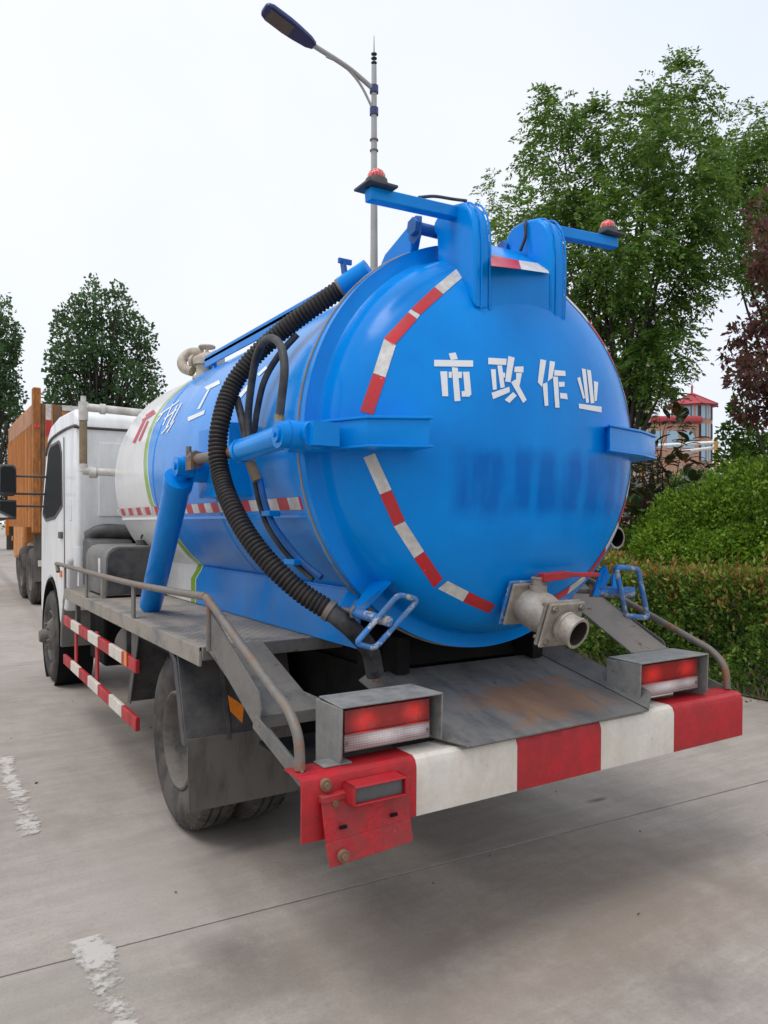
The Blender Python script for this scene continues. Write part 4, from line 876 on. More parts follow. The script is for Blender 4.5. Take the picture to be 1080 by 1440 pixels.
for s in (-1, 1):
    obj('window_seal', MB().prism([(cw[0] + (p[0] - cw[0]) * 1.06, cw[1] + (p[1] - cw[1]) * 1.08) for p in winp], s * .960, s * .972), 'frame_dark', cab)
    obj('side_window', MB().prism(winp, s * .961, s * .9745), 'cab_dark', cab)
    dl = [(5.0, 2.24), (4.98, 1.5), (4.97, .95), (5.05, .80)]
    obj('door_seam', MB().tube(spline([(s * .9665, a, b) for a, b in dl], 4), .005, 6), 'frame_dark', cab, smooth=60)
    obj('door_handle', MB().box(s * .966 - .02, s * .966 + .02, 5.06, 5.20, 1.36, 1.42), 'plastic', cab, bevel=.008)
    obj('vent_grille', MB().box(s * .968 - .004, s * .968 + .004, 4.62, 4.72, 1.52, 1.70), 'white', cab, bevel=.003)
    obj('turn_lamp', MB().box(s * .969 - .008, s * .969 + .012, 5.10, 5.18, 1.02, 1.08), 'amber', cab, bevel=.004)
    obj('wheel_arch', MB().lathe([(0, .525), (0, .50), (.30, .50), (.30, .525)], (s * .972, 5.74, .45), (-s, 0, 0), 40, close=True), 'black', cab, smooth=40)
    mx = s * 1.31
    mr = obj('wing_mirror', MB().prism([(mx - .08, 1.76), (mx - .085, 1.80), (mx - .08, 2.02), (mx - .06, 2.06), (mx + .06, 2.06), (mx + .08, 2.02), (mx + .08, 1.80), (mx + .06, 1.755)], 6.03, 6.12, 'y'), 'plastic', T, bevel=.015)
    obj('mirror_glass', MB().plate([(mx + a * .068, 5.995 - .014 * a * s, z) for a, z in ((-1, 1.79), (1, 1.79), (1, 2.0), (.6, 2.035), (-.6, 2.035), (-1, 2.0))], -.004), 'mirror', mr)
    obj('mirror_glass', MB().plate([(mx + a * .068, 5.995 - .014 * a * s, z) for a, z in ((-1, 1.55), (1, 1.55), (1, 1.70), (-1, 1.70))], -.004), 'mirror', mr)
    obj('mirror_housing', MB().prism([(mx - .08, 1.53), (mx - .08, 1.72), (mx + .08, 1.72), (mx + .08, 1.53)], 6.030, 6.10, 'y'), 'plastic', mr, bevel=.012)
    for zz in (1.95, 1.78, 1.66):
        obj('mirror_arm', MB().cyl((s * .95, 6.05, zz), (mx - s * .05, 6.06, zz), .011, 8), 'plastic', mr, smooth=40)
obj('windscreen', MB().plate([(-.85, 5.975, 2.30), (.85, 5.975, 2.30), (.88, 6.295, 1.745), (-.88, 6.295, 1.745)], .006), 'glass', cab)
obj('rear_skin', MB().box(-.80, .80, 4.388, 4.402, 1.55, 2.15), 'white', cab, bevel=.012)
obj('front_fender', MB().prism([(4.90, .94), (4.98, .93), (5.16, .60), (5.18, .40), (5.14, .40), (5.10, .60), (4.92, .90)], -.97, -.62), 'plastic_top', T, bevel=.01)
obj('exhaust_bracket', MB().box(-.95, -.9, 4.40, 4.46, .99, 1.14).cyl((-.93, 4.45, 1.12), (-.93, 4.45, 1.30), .05, 12), 'white', T, smooth=40)

# ================================================================== ORANGE DUMP TRUCK
D = thing('dump_truck', 'orange dump truck with high ribbed body parked ahead of the tanker', 'truck', (.9, 14.5, 0))
dx0, dx1, dy0, dy1, dz0, dz1 = -.30, 2.15, 12.5, 16.5, 1.42, 3.66
body = obj('dump_body', MB().box(dx0 + .05, dx1 - .05, dy0 + .10, dy1, dz0, dz0 + .08).box(dx0 + .06, dx0 + .10, dy0 + .1, dy1, dz0 + .08, dz1).box(dx1 - .10, dx1 - .06, dy0 + .1, dy1, dz0 + .08, dz1).box(dx0 + .1, dx1 - .1, dy1 - .06, dy1, dz0 + .08, dz1), 'orange', D)
for s, xx in ((-1, dx0), (1, dx1)):
    cp = []
    k = 0; yy = dy0 + .15
    pr = []
    while yy < dy1 - .1:
        pr += [(yy, 0), (yy + .12, .0), (yy + .13, .06), (yy + .20, .06), (yy + .21, .0)]; yy += .22
    vs = []; fs = []
    for i, (a, d_) in enumerate(pr):
        for z in (dz0, dz1 - .42): vs.append((xx + (.055 - d_) * (1 if s < 0 else -1), a, z))
    for i in range(len(pr) - 1): fs.append((2 * i, 2 * i + 2, 2 * i + 3, 2 * i + 1))
    obj('ribbed_side', MB().add(vs, fs), 'orange', body, fix=False)
    obj('top_rail', MB().box(min(xx, xx + (.06 if s < 0 else -.06)), max(xx, xx + (.06 if s < 0 else -.06)), dy0 + .1, dy1, dz1 - .42, dz1 - .10), 'rusty' if s > 0 else mat('faded_orange', (.50, .22, .10), .6, var=.15, dirt=(.25, .14, .08), dirt_amt=.4, ds=3), body, bevel=.01)
    obj('corner_post', MB().box(min(xx, xx + (.13 if s < 0 else -.13)), max(xx, xx + (.13 if s < 0 else -.13)), dy0 - .04, dy0 + .16, dz0 - .1, 3.88), mat('rusted_orange', (.48, .17, .03), .7, var=.2, dirt=(.10, .05, .03), dirt_amt=.35, ds=6, stretch=(3, 3, .8)), body, bevel=.02)
for a, b, m in ((-.165, -.105, 'rusty'), (-.10, .03, 'orange'), (.035, .17, 'rusty'), (1.75, 1.9, 'rusty')):
    obj('gate_post', MB().box(a, b, dy0 - .02, dy0 + .08, dz0, 3.60), m, body, bevel=.008)
for z0, z1, m in ((3.32, 3.60, 'tape_white'), (3.03, 3.31, 'tape_red'), (2.45, 2.68, 'tape_white'), (2.15, 2.44, 'tape_red'), (1.5, 1.75, 'tape_red')):
    obj('reflective_tape', MB().box(-.09, .0, dy0 - .026, dy0 - .021, z0, z1), m, body)
obj('tailgate', MB().box(.17, 1.75, dy0 + .04, dy0 + .08, dz0, 3.35), mat('tailgate_brown', (.24, .10, .05), .7, var=.25, dirt=(.14, .08, .05), dirt_amt=.5, ds=3), body)
obj('gate_beam', MB().box(.17, 1.75, dy0 - .01, dy0 + .07, 3.34, 3.50).box(.17, 1.75, dy0 - .03, dy0 + .05, 2.3, 2.42), 'orange', body, bevel=.01)
for i in range(6):
    obj('reflective_tape', MB().box(.18 + .28 * i, .45 + .28 * i, dy0 - .022, dy0 + .06, 3.505, 3.60), 'tape_white' if i % 2 == 0 else 'tape_red', body)
obj('marker_lamp', MB().cyl((-.24, dy0 - .06, 3.20), (-.24, dy0 - .02, 3.20), .05, 14), 'lens_red', body, smooth=40)
dc = obj('dump_chassis', MB().box(.45, .58, 12.7, 19.2, .75, 1.1).box(1.3, 1.43, 12.7, 19.2, .75, 1.1).box(-.1, 1.95, 12.62, 12.72, .62, .85).box(.0, 1.85, 13.1, 13.3, .45, .6), 'black', D)
def big_wheel(x, y_, s):
    o = Vector((x, y_, .52)); ax_ = Vector((-s, 0, 0))
    w_ = obj('wheel', MB().lathe([(a * 1.25, r * .52 / .43) for a, r in tp], o, ax_, 40, close=True), 'tyre', D, smooth=35)
    obj('rim', MB().lathe([(.05, .285), (.02, .28), (.04, .25), (.14, .22), (.16, .1), (.09, .09), (.09, 0)], o, ax_, 28), 'rim', w_, smooth=40)
for yy in (13.25, 14.6):
    for s, xx in ((-1, -.27), (-1, .04), (1, 2.12), (1, 1.81)): big_wheel(xx, yy, s)
big_wheel(.07, 18.2, -1); big_wheel(2.1, 18.2, 1)
for s, xx in ((-1, -.1), (1, 1.72)):
    obj('mud_flap', MB().box(xx - .16, xx + .42, 12.66, 12.68, .45, 1.30), 'flap', D)
    tl = obj('tail_light', MB().box(xx + .02, xx + .40, 12.56, 12.62, .78, .92), 'lens_red', D, bevel=.01)
obj('number_tag', MB().box(-.2, -.08, 12.60, 12.615, .72, .83), 'bwhite', D)
obj('reflective_tag', MB().box(-.05, .05, 12.60, 12.615, .66, .77), 'tape_red', D)
for yy in (13.9, 15.6): obj('side_marker', MB().box(-.312, -.30, yy, yy + .12, 1.12, 1.22), 'amber', D)
obj('side_lamp', MB().box(-.36, -.30, 16.4, 16.55, 1.22, 1.62), 'amber', D)
obj('fuel_tank', MB().box(.1, .42, 15.6, 16.8, .55, 1.05), 'steel_dusty', D, bevel=.06)
dcab = obj('dump_cab', MB().prism([(16.9, 1.0), (16.9, 2.95), (17.1, 3.1), (18.6, 3.05), (19.0, 2.1), (19.05, .7), (18.8, .6), (17.5, .7)], .05, 2.05), 'orange', D, bevel=.08, seg=3)
obj('side_window', MB().prism([(17.5, 1.95), (17.55, 2.75), (18.45, 2.75), (18.8, 2.0)], .044, .06), 'glass', dcab)

# ================================================================== STREET LAMP
pz = 10.7; lb_ = Vector((EYE + ray(526, 735) * pz)); lb_.z = 0
SLP = thing('street_lamp', 'tall white street lamp post with navy lamp head and insulator spike', 'street lamp', tuple(lb_))
ztop = 1.5 + (735 - 92) / F * pz
pole = obj('lamp_post', MB().tube([lb_, lb_ + Vector((0, 0, ztop))], [.085, .036], 20), 'concrete_post', SLP, smooth=40)
obj('base_flange', MB().cyl(lb_, lb_ + Vector((0, 0, .03)), .2, 16), 'concrete_post', pole)
za, zb = 1.5 + (735 - 126) / F * pz, 1.5 + (735 - 157) / F * pz
for zz in (za, zb): obj('pole_band', MB().cyl(lb_ + Vector((0, 0, zz - .05)), lb_ + Vector((0, 0, zz + .05)), .062, 20), 'navy', pole, smooth=40)
for zz in (1.5 + (735 - 197) / F * pz, 1.5 + (735 - 212) / F * pz): obj('pole_band', MB().cyl(lb_ + Vector((0, 0, zz - .008)), lb_ + Vector((0, 0, zz + .008)), .060, 20), 'rail', pole, smooth=40)
tipx = lb_.x - .80
def lam(px, py, x): return un(px, py, x=x)
A1 = lam(441, 64, lb_.x - .92); A0 = lb_ + Vector((0, 0, za))
A1.y = lb_.y - .0; A1 = Vector(EYE + ray(441, 64) * ((lb_.y - EYE[1]) / ray(441, 64)[1]))
mid = A0.lerp(A1, .45) + Vector((0, 0, .04))
obj('lamp_arm', MB().tube(spline([A0, mid, A1], 8), .034, 12), 'concrete_post', SLP, smooth=50)
B0 = lb_ + Vector((0, 0, zb)); J = A0.lerp(A1, .80) - Vector((0, 0, .02))
obj('arm_brace', MB().tube(spline([B0, B0.lerp(J, .3) + Vector((0, 0, .16)), B0.lerp(J, .65) + Vector((0, 0, .15)), J], 6), .018, 10), 'concrete_post', SLP, smooth=50)
dl_ = (A1 - A0).normalized(); L1 = Vector(EYE + ray(372, 12) * ((lb_.y - EYE[1]) / ray(372, 12)[1]))
hd = (L1 - A1); HL = hd.length * 1.02; hd.normalize(); sdv = Vector((0, 1, 0)); upn = hd.cross(sdv).normalized()
if upn.z < 0: upn = -upn
def hp_(t, a, b): return A1 + hd * (t * HL) + sdv * a + upn * b
sec = [(-.02, .055, .045), (.10, .10, .06), (.36, .135, .065), (.55, .15, .065), (.88, .15, .060), (.97, .12, .05), (1.0, .07, .035)]
vs = []; fs = []
for t, wd, hh in sec:
    vs += [hp_(t, -wd, -hh * .5), hp_(t, wd, -hh * .5), hp_(t, wd, hh * .35), hp_(t, wd * .6, hh), hp_(t, -wd * .6, hh), hp_(t, -wd, hh * .35)]
for i in range(len(sec) - 1):
    for j in range(6): fs.append((i * 6 + j, i * 6 + (j + 1) % 6, i * 6 + 6 + (j + 1) % 6, i * 6 + 6 + j))
fs += [tuple(range(6))[::-1], tuple(range(len(vs) - 6, len(vs)))]
head = obj('lamp_head', MB().add(vs, fs), 'navy', SLP, bevel=.015)
obj('lamp_lens', MB().plate([hp_(.44, -.115, -.036), hp_(.90, -.115, -.036), hp_(.90, .115, -.036), hp_(.44, .115, -.036)], .006), 'lamp_glass', head)
tpz = lb_ + Vector((0, 0, ztop))
sk = obj('insulator_spike', MB().tube([tpz, tpz + Vector((0, 0, .42))], [.012, .004], 8), 'rail', SLP, smooth=40)
for k in range(3):
    zz = .035 + .062 * k
    obj('insulator_disc', MB().lathe([(-.014, .0), (-.014, .02), (-.004, .042), (.006, .042), (.016, .02), (.016, 0)], tpz + Vector((0, 0, zz)), (0, 0, 1), 16), 'plastic', sk, smooth=40)

# ================================================================== PLANTS
def leaf_object(name, C, Dv, L, W, m, parent, fold=.12, kind=None):
    """C base points, Dv directions (n,3), L lengths (n,), W widths"""
    n = len(C); Dv = Dv / np.linalg.norm(Dv, axis=1, keepdims=True)
    rnd = rng.normal(size=(n, 3)); S = np.cross(Dv, rnd); S /= np.linalg.norm(S, axis=1, keepdims=True) + 1e-9
    Nn = np.cross(S, Dv); L = np.broadcast_to(L, (n,))[:, None]; W = np.broadcast_to(W, (n,))[:, None]
    V = np.empty((n, 4, 3)); V[:, 0] = C; V[:, 1] = C + Dv * L * .5 + S * W * .5 + Nn * W * fold; V[:, 2] = C + Dv * L; V[:, 3] = C + Dv * L * .5 - S * W * .5 + Nn * W * fold
    me = bpy.data.meshes.new(name); me.vertices.add(n * 4); me.vertices.foreach_set('co', V.reshape(-1).astype(np.float32))
    me.loops.add(n * 4); me.loops.foreach_set('vertex_index', np.arange(n * 4, dtype=np.int32))
    me.polygons.add(n); me.polygons.foreach_set('loop_start', np.arange(0, n * 4, 4, dtype=np.int32))
    me.update(calc_edges=True); me.validate()
    me.materials.append(M[m]); o = bpy.data.objects.new(name, me); COL.objects.link(o)
    if parent: o.parent = parent; o.matrix_parent_inverse = Matrix.Translation(-parent.location)
    if kind: o['kind'] = kind
    return o
def sph(n):
    v = rng.normal(size=(n, 3)); return v / np.linalg.norm(v, axis=1, keepdims=True)
def branches(parent, base, trunk_top, centres, r0, name='trunk', m='bark', limb_name='limb'):
    base = Vector(base); top = Vector(trunk_top)
    wob = Vector((rng.uniform(-.08, .08), rng.uniform(-.08, .08), 0))
    obj(name, MB().tube(spline([base, base.lerp(top, .5) + wob, top], 6), list(np.linspace(r0, r0 * .62, 13)), 10), m, parent, smooth=60)
    mbx = MB(); 
    for c in centres:
        c = Vector(c); k = rng.uniform(.35, .95); st = base.lerp(top, k if k < .95 else .95)
        md = st.lerp(c, .5) + Vector((rng.uniform(-.15, .15), rng.uniform(-.15, .15), .12 * (c - st).length))
        p = spline([st, md, c], 5); mbx.tube(p, list(np.linspace(r0 * .30, r0 * .05, len(p))), 6)
    obj(limb_name, mbx, m, parent, smooth=60)
def compound_tree(label, base, top, clumps, r0, m, fronds, flen, lsize, cat='tree', name='leafy_tree', group=None, nl=6):
    t = thing(name, label, cat, base, group)
    branches(t, base, top, [c for c, r in clumps], r0)
    Cs = []; Ds = []; Ls = []
    for c, r in clumps:
        n = int(fronds * (r / .45) ** 2)
        d = sph(n); rad = r * rng.uniform(.15, 1.0, n) ** .6
        # sub-clusters make uneven tufts
        tuft = sph(9) * r * .75; pick = rng.integers(0, 9, n)
        P = np.array(c) + np.where(rng.random((n, 1)) < .6, tuft[pick] + d * r * .38 * rng.random((n, 1)), d * rad[:, None])
        fd = (P - np.array(c)) / r + rng.normal(size=(n, 3)) * .55 + np.array([0, 0, .15]); fd /= np.linalg.norm(fd, axis=1, keepdims=True)
        side = np.cross(fd, np.array([0, 0, 1.0]) + rng.normal(size=(n, 3)) * .3); side /= np.linalg.norm(side, axis=1, keepdims=True) + 1e-9
        fl = flen * rng.uniform(.6, 1.2, n)
        for k in range(nl):
            t_ = (k + 1) / nl
            q = P + fd * (fl * t_)[:, None] + np.array([0, 0, -1.0]) * (fl * .45 * t_ * t_)[:, None]
            for sg in (-1, 1):
                Cs.append(q); Ds.append(side * sg + fd * .45 + np.array([0, 0, -.35]) + rng.normal(size=(n, 3)) * .18); Ls.append(lsize * rng.uniform(.7, 1.2, n))
        Cs.append(P + fd * fl[:, None] + np.array([0, 0, -.45]) * fl[:, None]); Ds.append(fd + np.array([0, 0, -.6])); Ls.append(np.full(n, lsize))
    Ls = np.concatenate(Ls)
    leaf_object('crown', np.concatenate(Cs), np.concatenate(Ds), Ls, Ls * .40, m, t)
    return t
def simple_tree(label, base, top, clumps, r0, m, per, lsize, aspect=.6, cat='tree', name='leafy_tree', group=None, droop=0.0, trunk=True):
    t = thing(name, label, cat, base, group)
    if trunk: branches(t, base, top, [c for c, r in clumps], r0)
    Cs = []; Ds = []
    for c, r in clumps:
        n = int(per * (r ** 2)); d = sph(n); rad = r * rng.uniform(0, 1, n) ** .45
        tuft = sph(14) * r * .7; pick = rng.integers(0, 14, n)
        P = np.array(c) + np.where(rng.random((n, 1)) < .55, tuft[pick] + d * r * .36 * rng.random((n, 1)) ** .5, d * rad[:, None])
        Cs.append(P); Ds.append((P - np.array(c)) / r + rng.normal(size=(n, 3)) * .6 + np.array([0, 0, -droop]))
    C = np.concatenate(Cs); L = lsize * rng.uniform(.6, 1.25, len(C))
    leaf_object('crown', C, np.concatenate(Ds), L, L * aspect, m, t)
    return t
def at(px, py, Z, jit=0.0):
    return Vector(EYE + ray(px, py) * (Z + rng.uniform(-jit, jit)))
def ground_at(px, Z):
    v = at(px, 735, Z); v.z = 0; return v
def clumps_px(lst, Z, jit): return [(at(a, b, Z, jit), r * Z / F) for a, b, r in lst]

big = [(785, 155, 34), (772, 205, 42), (845, 195, 44), (950, 130, 44), (915, 185, 44), (978, 150, 26), (830, 260, 56), (895, 260, 58), (960, 225, 48), (800, 330, 56), (870, 340, 64), (940, 320, 60), (762, 265, 32),
       (735, 315, 34), (850, 420, 58), (920, 400, 56), (880, 480, 52), (845, 480, 46), (930, 455, 38), (890, 535, 38), (820, 400, 40), (965, 275, 46), (985, 340, 36), (905, 505, 30), (975, 400, 26), (945, 490, 30), (915, 545, 28), (925, 500, 34), (880, 565, 26)]
compound_tree('tall feathery green tree rising behind the tank\'s right side', ground_at(868, 9.3), ground_at(868, 9.3) + Vector((.1, 0, 3.2)), clumps_px(big, 9.3, .75), .10, 'leaf_locust', 235, .23, .066, name='locust_tree', group='feathery trees in the planting strip')
compound_tree('thin feathery young tree with see-through crown behind the tank hinge', ground_at(690, 11.5), ground_at(690, 11.5) + Vector((0, 0, 3.6)), clumps_px([(690, 275, 26), (705, 320, 30), (680, 330, 26), (720, 350, 30), (700, 380, 30)], 11.5, .3), .05, 'leaf_locust', 90, .24, .06, name='locust_tree', group='feathery trees in the planting strip')
big2 = [(1060, 180, 40), (1032, 230, 44), (1085, 230, 50), (1015, 285, 40), (1055, 300, 50), (1100, 330, 60), (1030, 355, 36), (1120, 260, 60), (1120, 400, 56), (1065, 250, 46)]
compound_tree('broad feathery green tree behind the purple-leaved tree', ground_at(1125, 10.5), ground_at(1125, 10.5) + Vector((0, 0, 3.5)), clumps_px(big2, 10.5, .7), .10, 'leaf_locust', 190, .24, .068, name='locust_tree', group='feathery trees in the planting strip')
plum = [(1075, 300, 26), (1085, 350, 34), (1070, 390, 20), (1085, 440, 34), (1060, 480, 28), (1040, 470, 20), (1075, 520, 38), (1050, 530, 28), (1062, 570, 32), (1088, 580, 36), (1030, 500, 18), (1120, 380, 60), (1130, 500, 70)]
compound = simple_tree('purple-leaved plum tree beside the clipped hedge', ground_at(1135, 8.2), ground_at(1135, 8.2) + Vector((0, 0, 2.2)), clumps_px(plum, 8.2, .35), .07, 'leaf_plum', 5200, .08, .5, name='plum_tree', droop=.2)
yt = [(1042, 575, 18), (1028, 610, 18), (1052, 615, 26), (1030, 650, 26), (1055, 655, 30), (1066, 640, 30), (1020, 675, 20)]
simple_tree('young bright green tree below the purple-leaved tree', ground_at(1030, 9.6), ground_at(1030, 9.6) + Vector((0, 0, 1.6)), clumps_px(yt, 9.6, .3), .04, 'leaf_locust', 9000, .075, .5, name='young_tree')
# poplars ahead on the left
def poplar(label, cols, Z, bottom, px, name, m='leaf_poplar', per=620, ls=.17, group=None):
    cl_ = []
    for cx, ty, rr_ in cols:
        y_ = ty + rr_ * .6; k = 0
        while y_ < bottom:
            cl_.append((at(cx + rng.uniform(-5, 5), y_, Z, 1.2), rr_ * (.62 if k == 0 else 1.0) * Z / F)); y_ += rr_ * 1.05; k += 1
    b = ground_at(px, Z)
    return simple_tree(label, b, b + Vector((0, 0, 5)), cl_, .22, m, per, ls, .75, name=name, group=group)
poplar('dense dark green poplar with pointed top standing alone', [(72, 490, 15), (88, 432, 19), (106, 412, 19), (126, 385, 15), (143, 408, 21), (165, 396, 20), (187, 425, 20), (203, 450, 17), (216, 505, 13)], 34, 640, 140, 'poplar_tree')
poplar('dark green poplar at the edge beyond the orange truck', [(-40, 430, 26), (-15, 415, 24), (5, 410, 18), (20, 455, 13)], 34, 590, -15, 'poplar_tree')
poplar('greyish green willow growing low behind the orange truck', [(-30, 575, 26), (10, 570, 24), (35, 585, 20), (60, 600, 18)], 42, 735, 15, 'willow_tree', 'leaf_willow', 420, .22)
# round clipped shrubs
def shrub(label, c, rx, rz, m='leaf_shrub', n=15000, ls=.050, aspect=.55, group='round shrubs behind the hedge'):
    t = thing('round_shrub', label, 'shrub', (c[0], c[1], 0), group)
    d = sph(n); lump = sph(20); near = np.max(d @ lump.T, axis=1); bumpy = .66 + .46 * np.sqrt(np.clip((near - .84) / .16, 0, 1)) + .05 * np.sin(d[:, 1] * 15 + d[:, 2] * 11)
    rad = rng.uniform(0, 1, n) ** .16 * bumpy + rng.normal(0, .025, n)
    P = np.array(c) + d * rad[:, None] * np.array([rx, rx, rz]); P = P[P[:, 2] > .03]
    Dv = (P - np.array(c)) / np.array([rx, rx, rz]) * .8 + rng.normal(size=P.shape) * .8 + np.array([0, 0, .25])
    L = ls * rng.uniform(.6, 1.3, len(P))
    leaf_object('foliage', P, Dv, L, L * aspect, m, t)
    mbx = MB()
    for k in range(7):
        a = k * .9; mbx.tube([(c[0] + .05 * math.cos(a), c[1] + .05 * math.sin(a), 0), (c[0] + rx * .5 * math.cos(a), c[1] + rx * .5 * math.sin(a), c[2] + rz * .3)], [.02, .006], 5)
    obj('stem', mbx, 'bark', t)
    return t
s1 = at(985, 765, 8.6); shrub('bright green round shrub between the small one by the pipe and the large one', (s1.x, s1.y, .92), .72, .92, n=32000)
s2 = at(1075, 745, 8.3); shrub('large bright green round shrub beneath the plum tree', (s2.x, s2.y, 1.05), .85, 1.05, n=42000)
s3 = at(905, 752, 9.6); shrub('small bright green shrub showing beside the open pipe mouth', (s3.x, s3.y, .85), .46, .70, n=14000)
s4 = at(1060, 690, 9.8); shrub('olive and reddish shrub above the bright round ones', (s4.x, s4.y, 1.45), .70, .9, 'leaf_olive', 14000, .05)
s5 = at(965, 690, 11.5); shrub('dark green shrub beneath the broad-leaved magnolia', (s5.x, s5.y, 1.35), .95, .95, 'leaf_hedge', 22000, .06)
s6 = at(880, 690, 11.0); shrub('dark reddish shrub behind the tank bracket', (s6.x, s6.y, 1.35), .65, 1.25, 'leaf_plum', 12000, .065)
# magnolia with large leaves, each leaf its own piece
mgc = ground_at(930, 9.9)
MG = thing('magnolia_tree', 'small magnolia with large glossy green and rust-brown leaves', 'tree', tuple(mgc))
ros = [(925, 560, 1), (905, 600, 1), (885, 575, 1), (950, 590, 1), (925, 625, 1), (960, 650, 1), (940, 680, 1), (905, 650, 1), (990, 660, 1), (915, 700, 1), (880, 640, 1), (965, 620, 1), (890, 690, 1), (935, 650, 1), (870, 560, 1), (955, 710, 1), (985, 700, 1), (905, 540, 1), (945, 565, 1), (895, 720, 1), (975, 680, 1), (920, 665, 1), (870, 610, 1), (960, 600, 1)]
rc_ = [at(a, b, 9.9, .4) for a, b, _ in ros]
branches(MG, mgc, mgc + Vector((0, 0, 1.7)), rc_, .035)
lm = MB(); pr = [(0, .004), (.2, .026), (.45, .040), (.7, .034), (.9, .015), (1.0, .001)]
vs = []
for t, wv in pr: vs += [(t * .16, -wv, .008 - .05 * (t - .4) ** 2), (t * .16, 0, -.05 * (t - .4) ** 2), (t * .16, wv, .008 - .05 * (t - .4) ** 2)]
fs = []
for i in range(5): fs += [(3 * i, 3 * i + 1, 3 * i + 4, 3 * i + 3), (3 * i + 1, 3 * i + 2, 3 * i + 5, 3 * i + 4)]
lms = []
for nm, cl2 in (('magnolia_leaf_green', (.10, .16, .05)), ('magnolia_leaf_dark', (.05, .10, .035)), ('magnolia_leaf_olive', (.22, .24, .08)), ('magnolia_leaf_rust', (.40, .20, .06))):
    M[nm] = mat(nm, cl2, .32, var=.08, vs=30, spec=.6); me = bpy.data.meshes.new('leaf'); me.from_pydata(vs, [], fs); me.materials.append(M[nm])
    for p in me.polygons: p.use_smooth = True
    lms.append(me)
for c in rc_:
    for k in range(12):
        d = Vector(sph(1)[0]); d.z = abs(d.z) * .8 - .15; q = d.to_track_quat('X', 'Z')
        o = bpy.data.objects.new('leaf', lms[[0, 0, 1, 1, 2, 3, 0][rng.integers(0, 7)]]); COL.objects.link(o); o.parent = MG
        p = c + Vector(sph(1)[0]) * .14 * rng.random() + d * .03; o.location = p - Vector(mgc); o.rotation_mode = 'QUATERNION'; o.rotation_quaternion = q
        sc_ = rng.uniform(.95, 1.5); o.scale = (sc_, sc_, sc_)
# clipped hedge along the paving
HX0, HX1, HY0, HY1, HH = 4.12, 5.35, -1.5, 11.5, 1.02
HG = thing('clipped_hedge', 'long box-clipped hedge with reddish new growth on top', 'hedge', (4.7, 4.0, 0))
n = 62000
def wavy(y_, z_): return .07 * np.sin(y_ * 3.1 + z_ * 2) + .06 * np.sin(y_ * 7.7 + 1 + z_ * 6) + .045 * np.sin(y_ * 15 + 2 - z_ * 11)
yy = rng.uniform(HY0, HY1, n); zz = rng.uniform(0.05, HH - .02, n) ; dep = rng.exponential(.07, n) - .10 * (rng.random(n) < .06) * rng.random(n)
hp3 = HH + .05 * np.sin(yy * 2.3) + .03 * np.sin(yy * 6.1)
P = np.stack([HX0 + wavy(yy, zz) + dep + .10 * (1 - zz / HH) * 0, yy, zz], -1)
Dv = np.stack([-np.ones(n) * .8, np.zeros(n), np.full(n, .5)], -1) + rng.normal(size=(n, 3)) * .6
L = .055 * rng.uniform(.55, 1.3, n)
leaf_object('foliage', P, Dv, L, L * .5, 'leaf_hedge', HG)
n = 52000
xx = rng.uniform(HX0 - .02, HX1, n); yy = rng.uniform(HY0, HY1, n); dep = rng.exponential(.06, n) - .14 * (rng.random(n) < .10) * rng.random(n)
top_ = HH + .05 * np.sin(yy * 2.3 + xx) + .03 * np.sin(yy * 6.1 + xx * 4) + .03 * np.sin(xx * 9)
P = np.stack([xx + wavy(yy, 0 * yy + 1) * (xx < HX0 + .2), yy, top_ - dep + .02], -1)
nf = 9500; fi = rng.integers(0, n, nf); P[fi, 0] = HX0 - .015 + wavy(P[fi, 1], P[fi, 2]) + rng.exponential(.04, nf); P[fi, 2] = HH - rng.exponential(.15, nf).clip(0, .8)
Dv = np.stack([np.full(n, -.15), np.zeros(n), np.ones(n)], -1) + rng.normal(size=(n, 3)) * .5
L = .055 * rng.uniform(.55, 1.3, n)
leaf_object('new_growth', P, Dv, L, L * .5, 'leaf_hedge_top', HG)
sm_ = MB()
for k in range(110):
    yb_ = HY0 + (HY1 - HY0) * (k + rng.random()) / 110
    for q in range(2):
        b = Vector((HX0 + .25 + .6 * rng.random(), yb_, 0)); sm_.tube([b, b + Vector((rng.uniform(-.2, .2), rng.uniform(-.2, .2), .5)), b + Vector((rng.uniform(-.25, .25), rng.uniform(-.25, .25), .92))], [.016, .011, .004], 5)
obj('stem', sm_, 'bark', HG)
# planting bed, weeds, leaf litter
struct(obj('planting_bed', MB().add([(4.0, -12, .012), (14, -12, .012), (14, 24, .012), (4.0, 24, .012)], [(0, 1, 2, 3)]), 'soil'))
n = 5200
P = np.stack([4.0 + rng.exponential(.10, n) - .04, rng.uniform(-1, 9, n), np.full(n, .01)], -1); keep = np.sin(P[:, 1] * 4.7) + np.sin(P[:, 1] * 1.9 + 1) + rng.normal(0, .6, n) > .2
P = P[keep]; n = len(P); Dv = rng.normal(size=(n, 3)) * .45 + np.array([-.2, 0, 1]); L = rng.uniform(.05, .17, n)
go = leaf_object('grass', P, Dv, L, L * .10 + .004, 'grass', None); tag(go, 'thin grass and weeds along the foot of the hedge', 'grass', kind='stuff')
n = 900
P = np.stack([4.02 - rng.exponential(.09, n) + .06, rng.uniform(-1, 8, n), np.full(n, .012)], -1); Dv = rng.normal(size=(n, 3)) * np.array([1, 1, .15]); L = rng.uniform(.02, .05, n)
M['litter'] = leafmat('litter', [(.14, .08, .04), (.22, .14, .07), (.10, .07, .04)], .8, .1)
lo_ = leaf_object('leaf_litter', P, Dv, L, L * .5, 'litter', None); tag(lo_, 'dry brown leaf litter at the hedge foot', 'leaf litter', kind='stuff')
n = 70
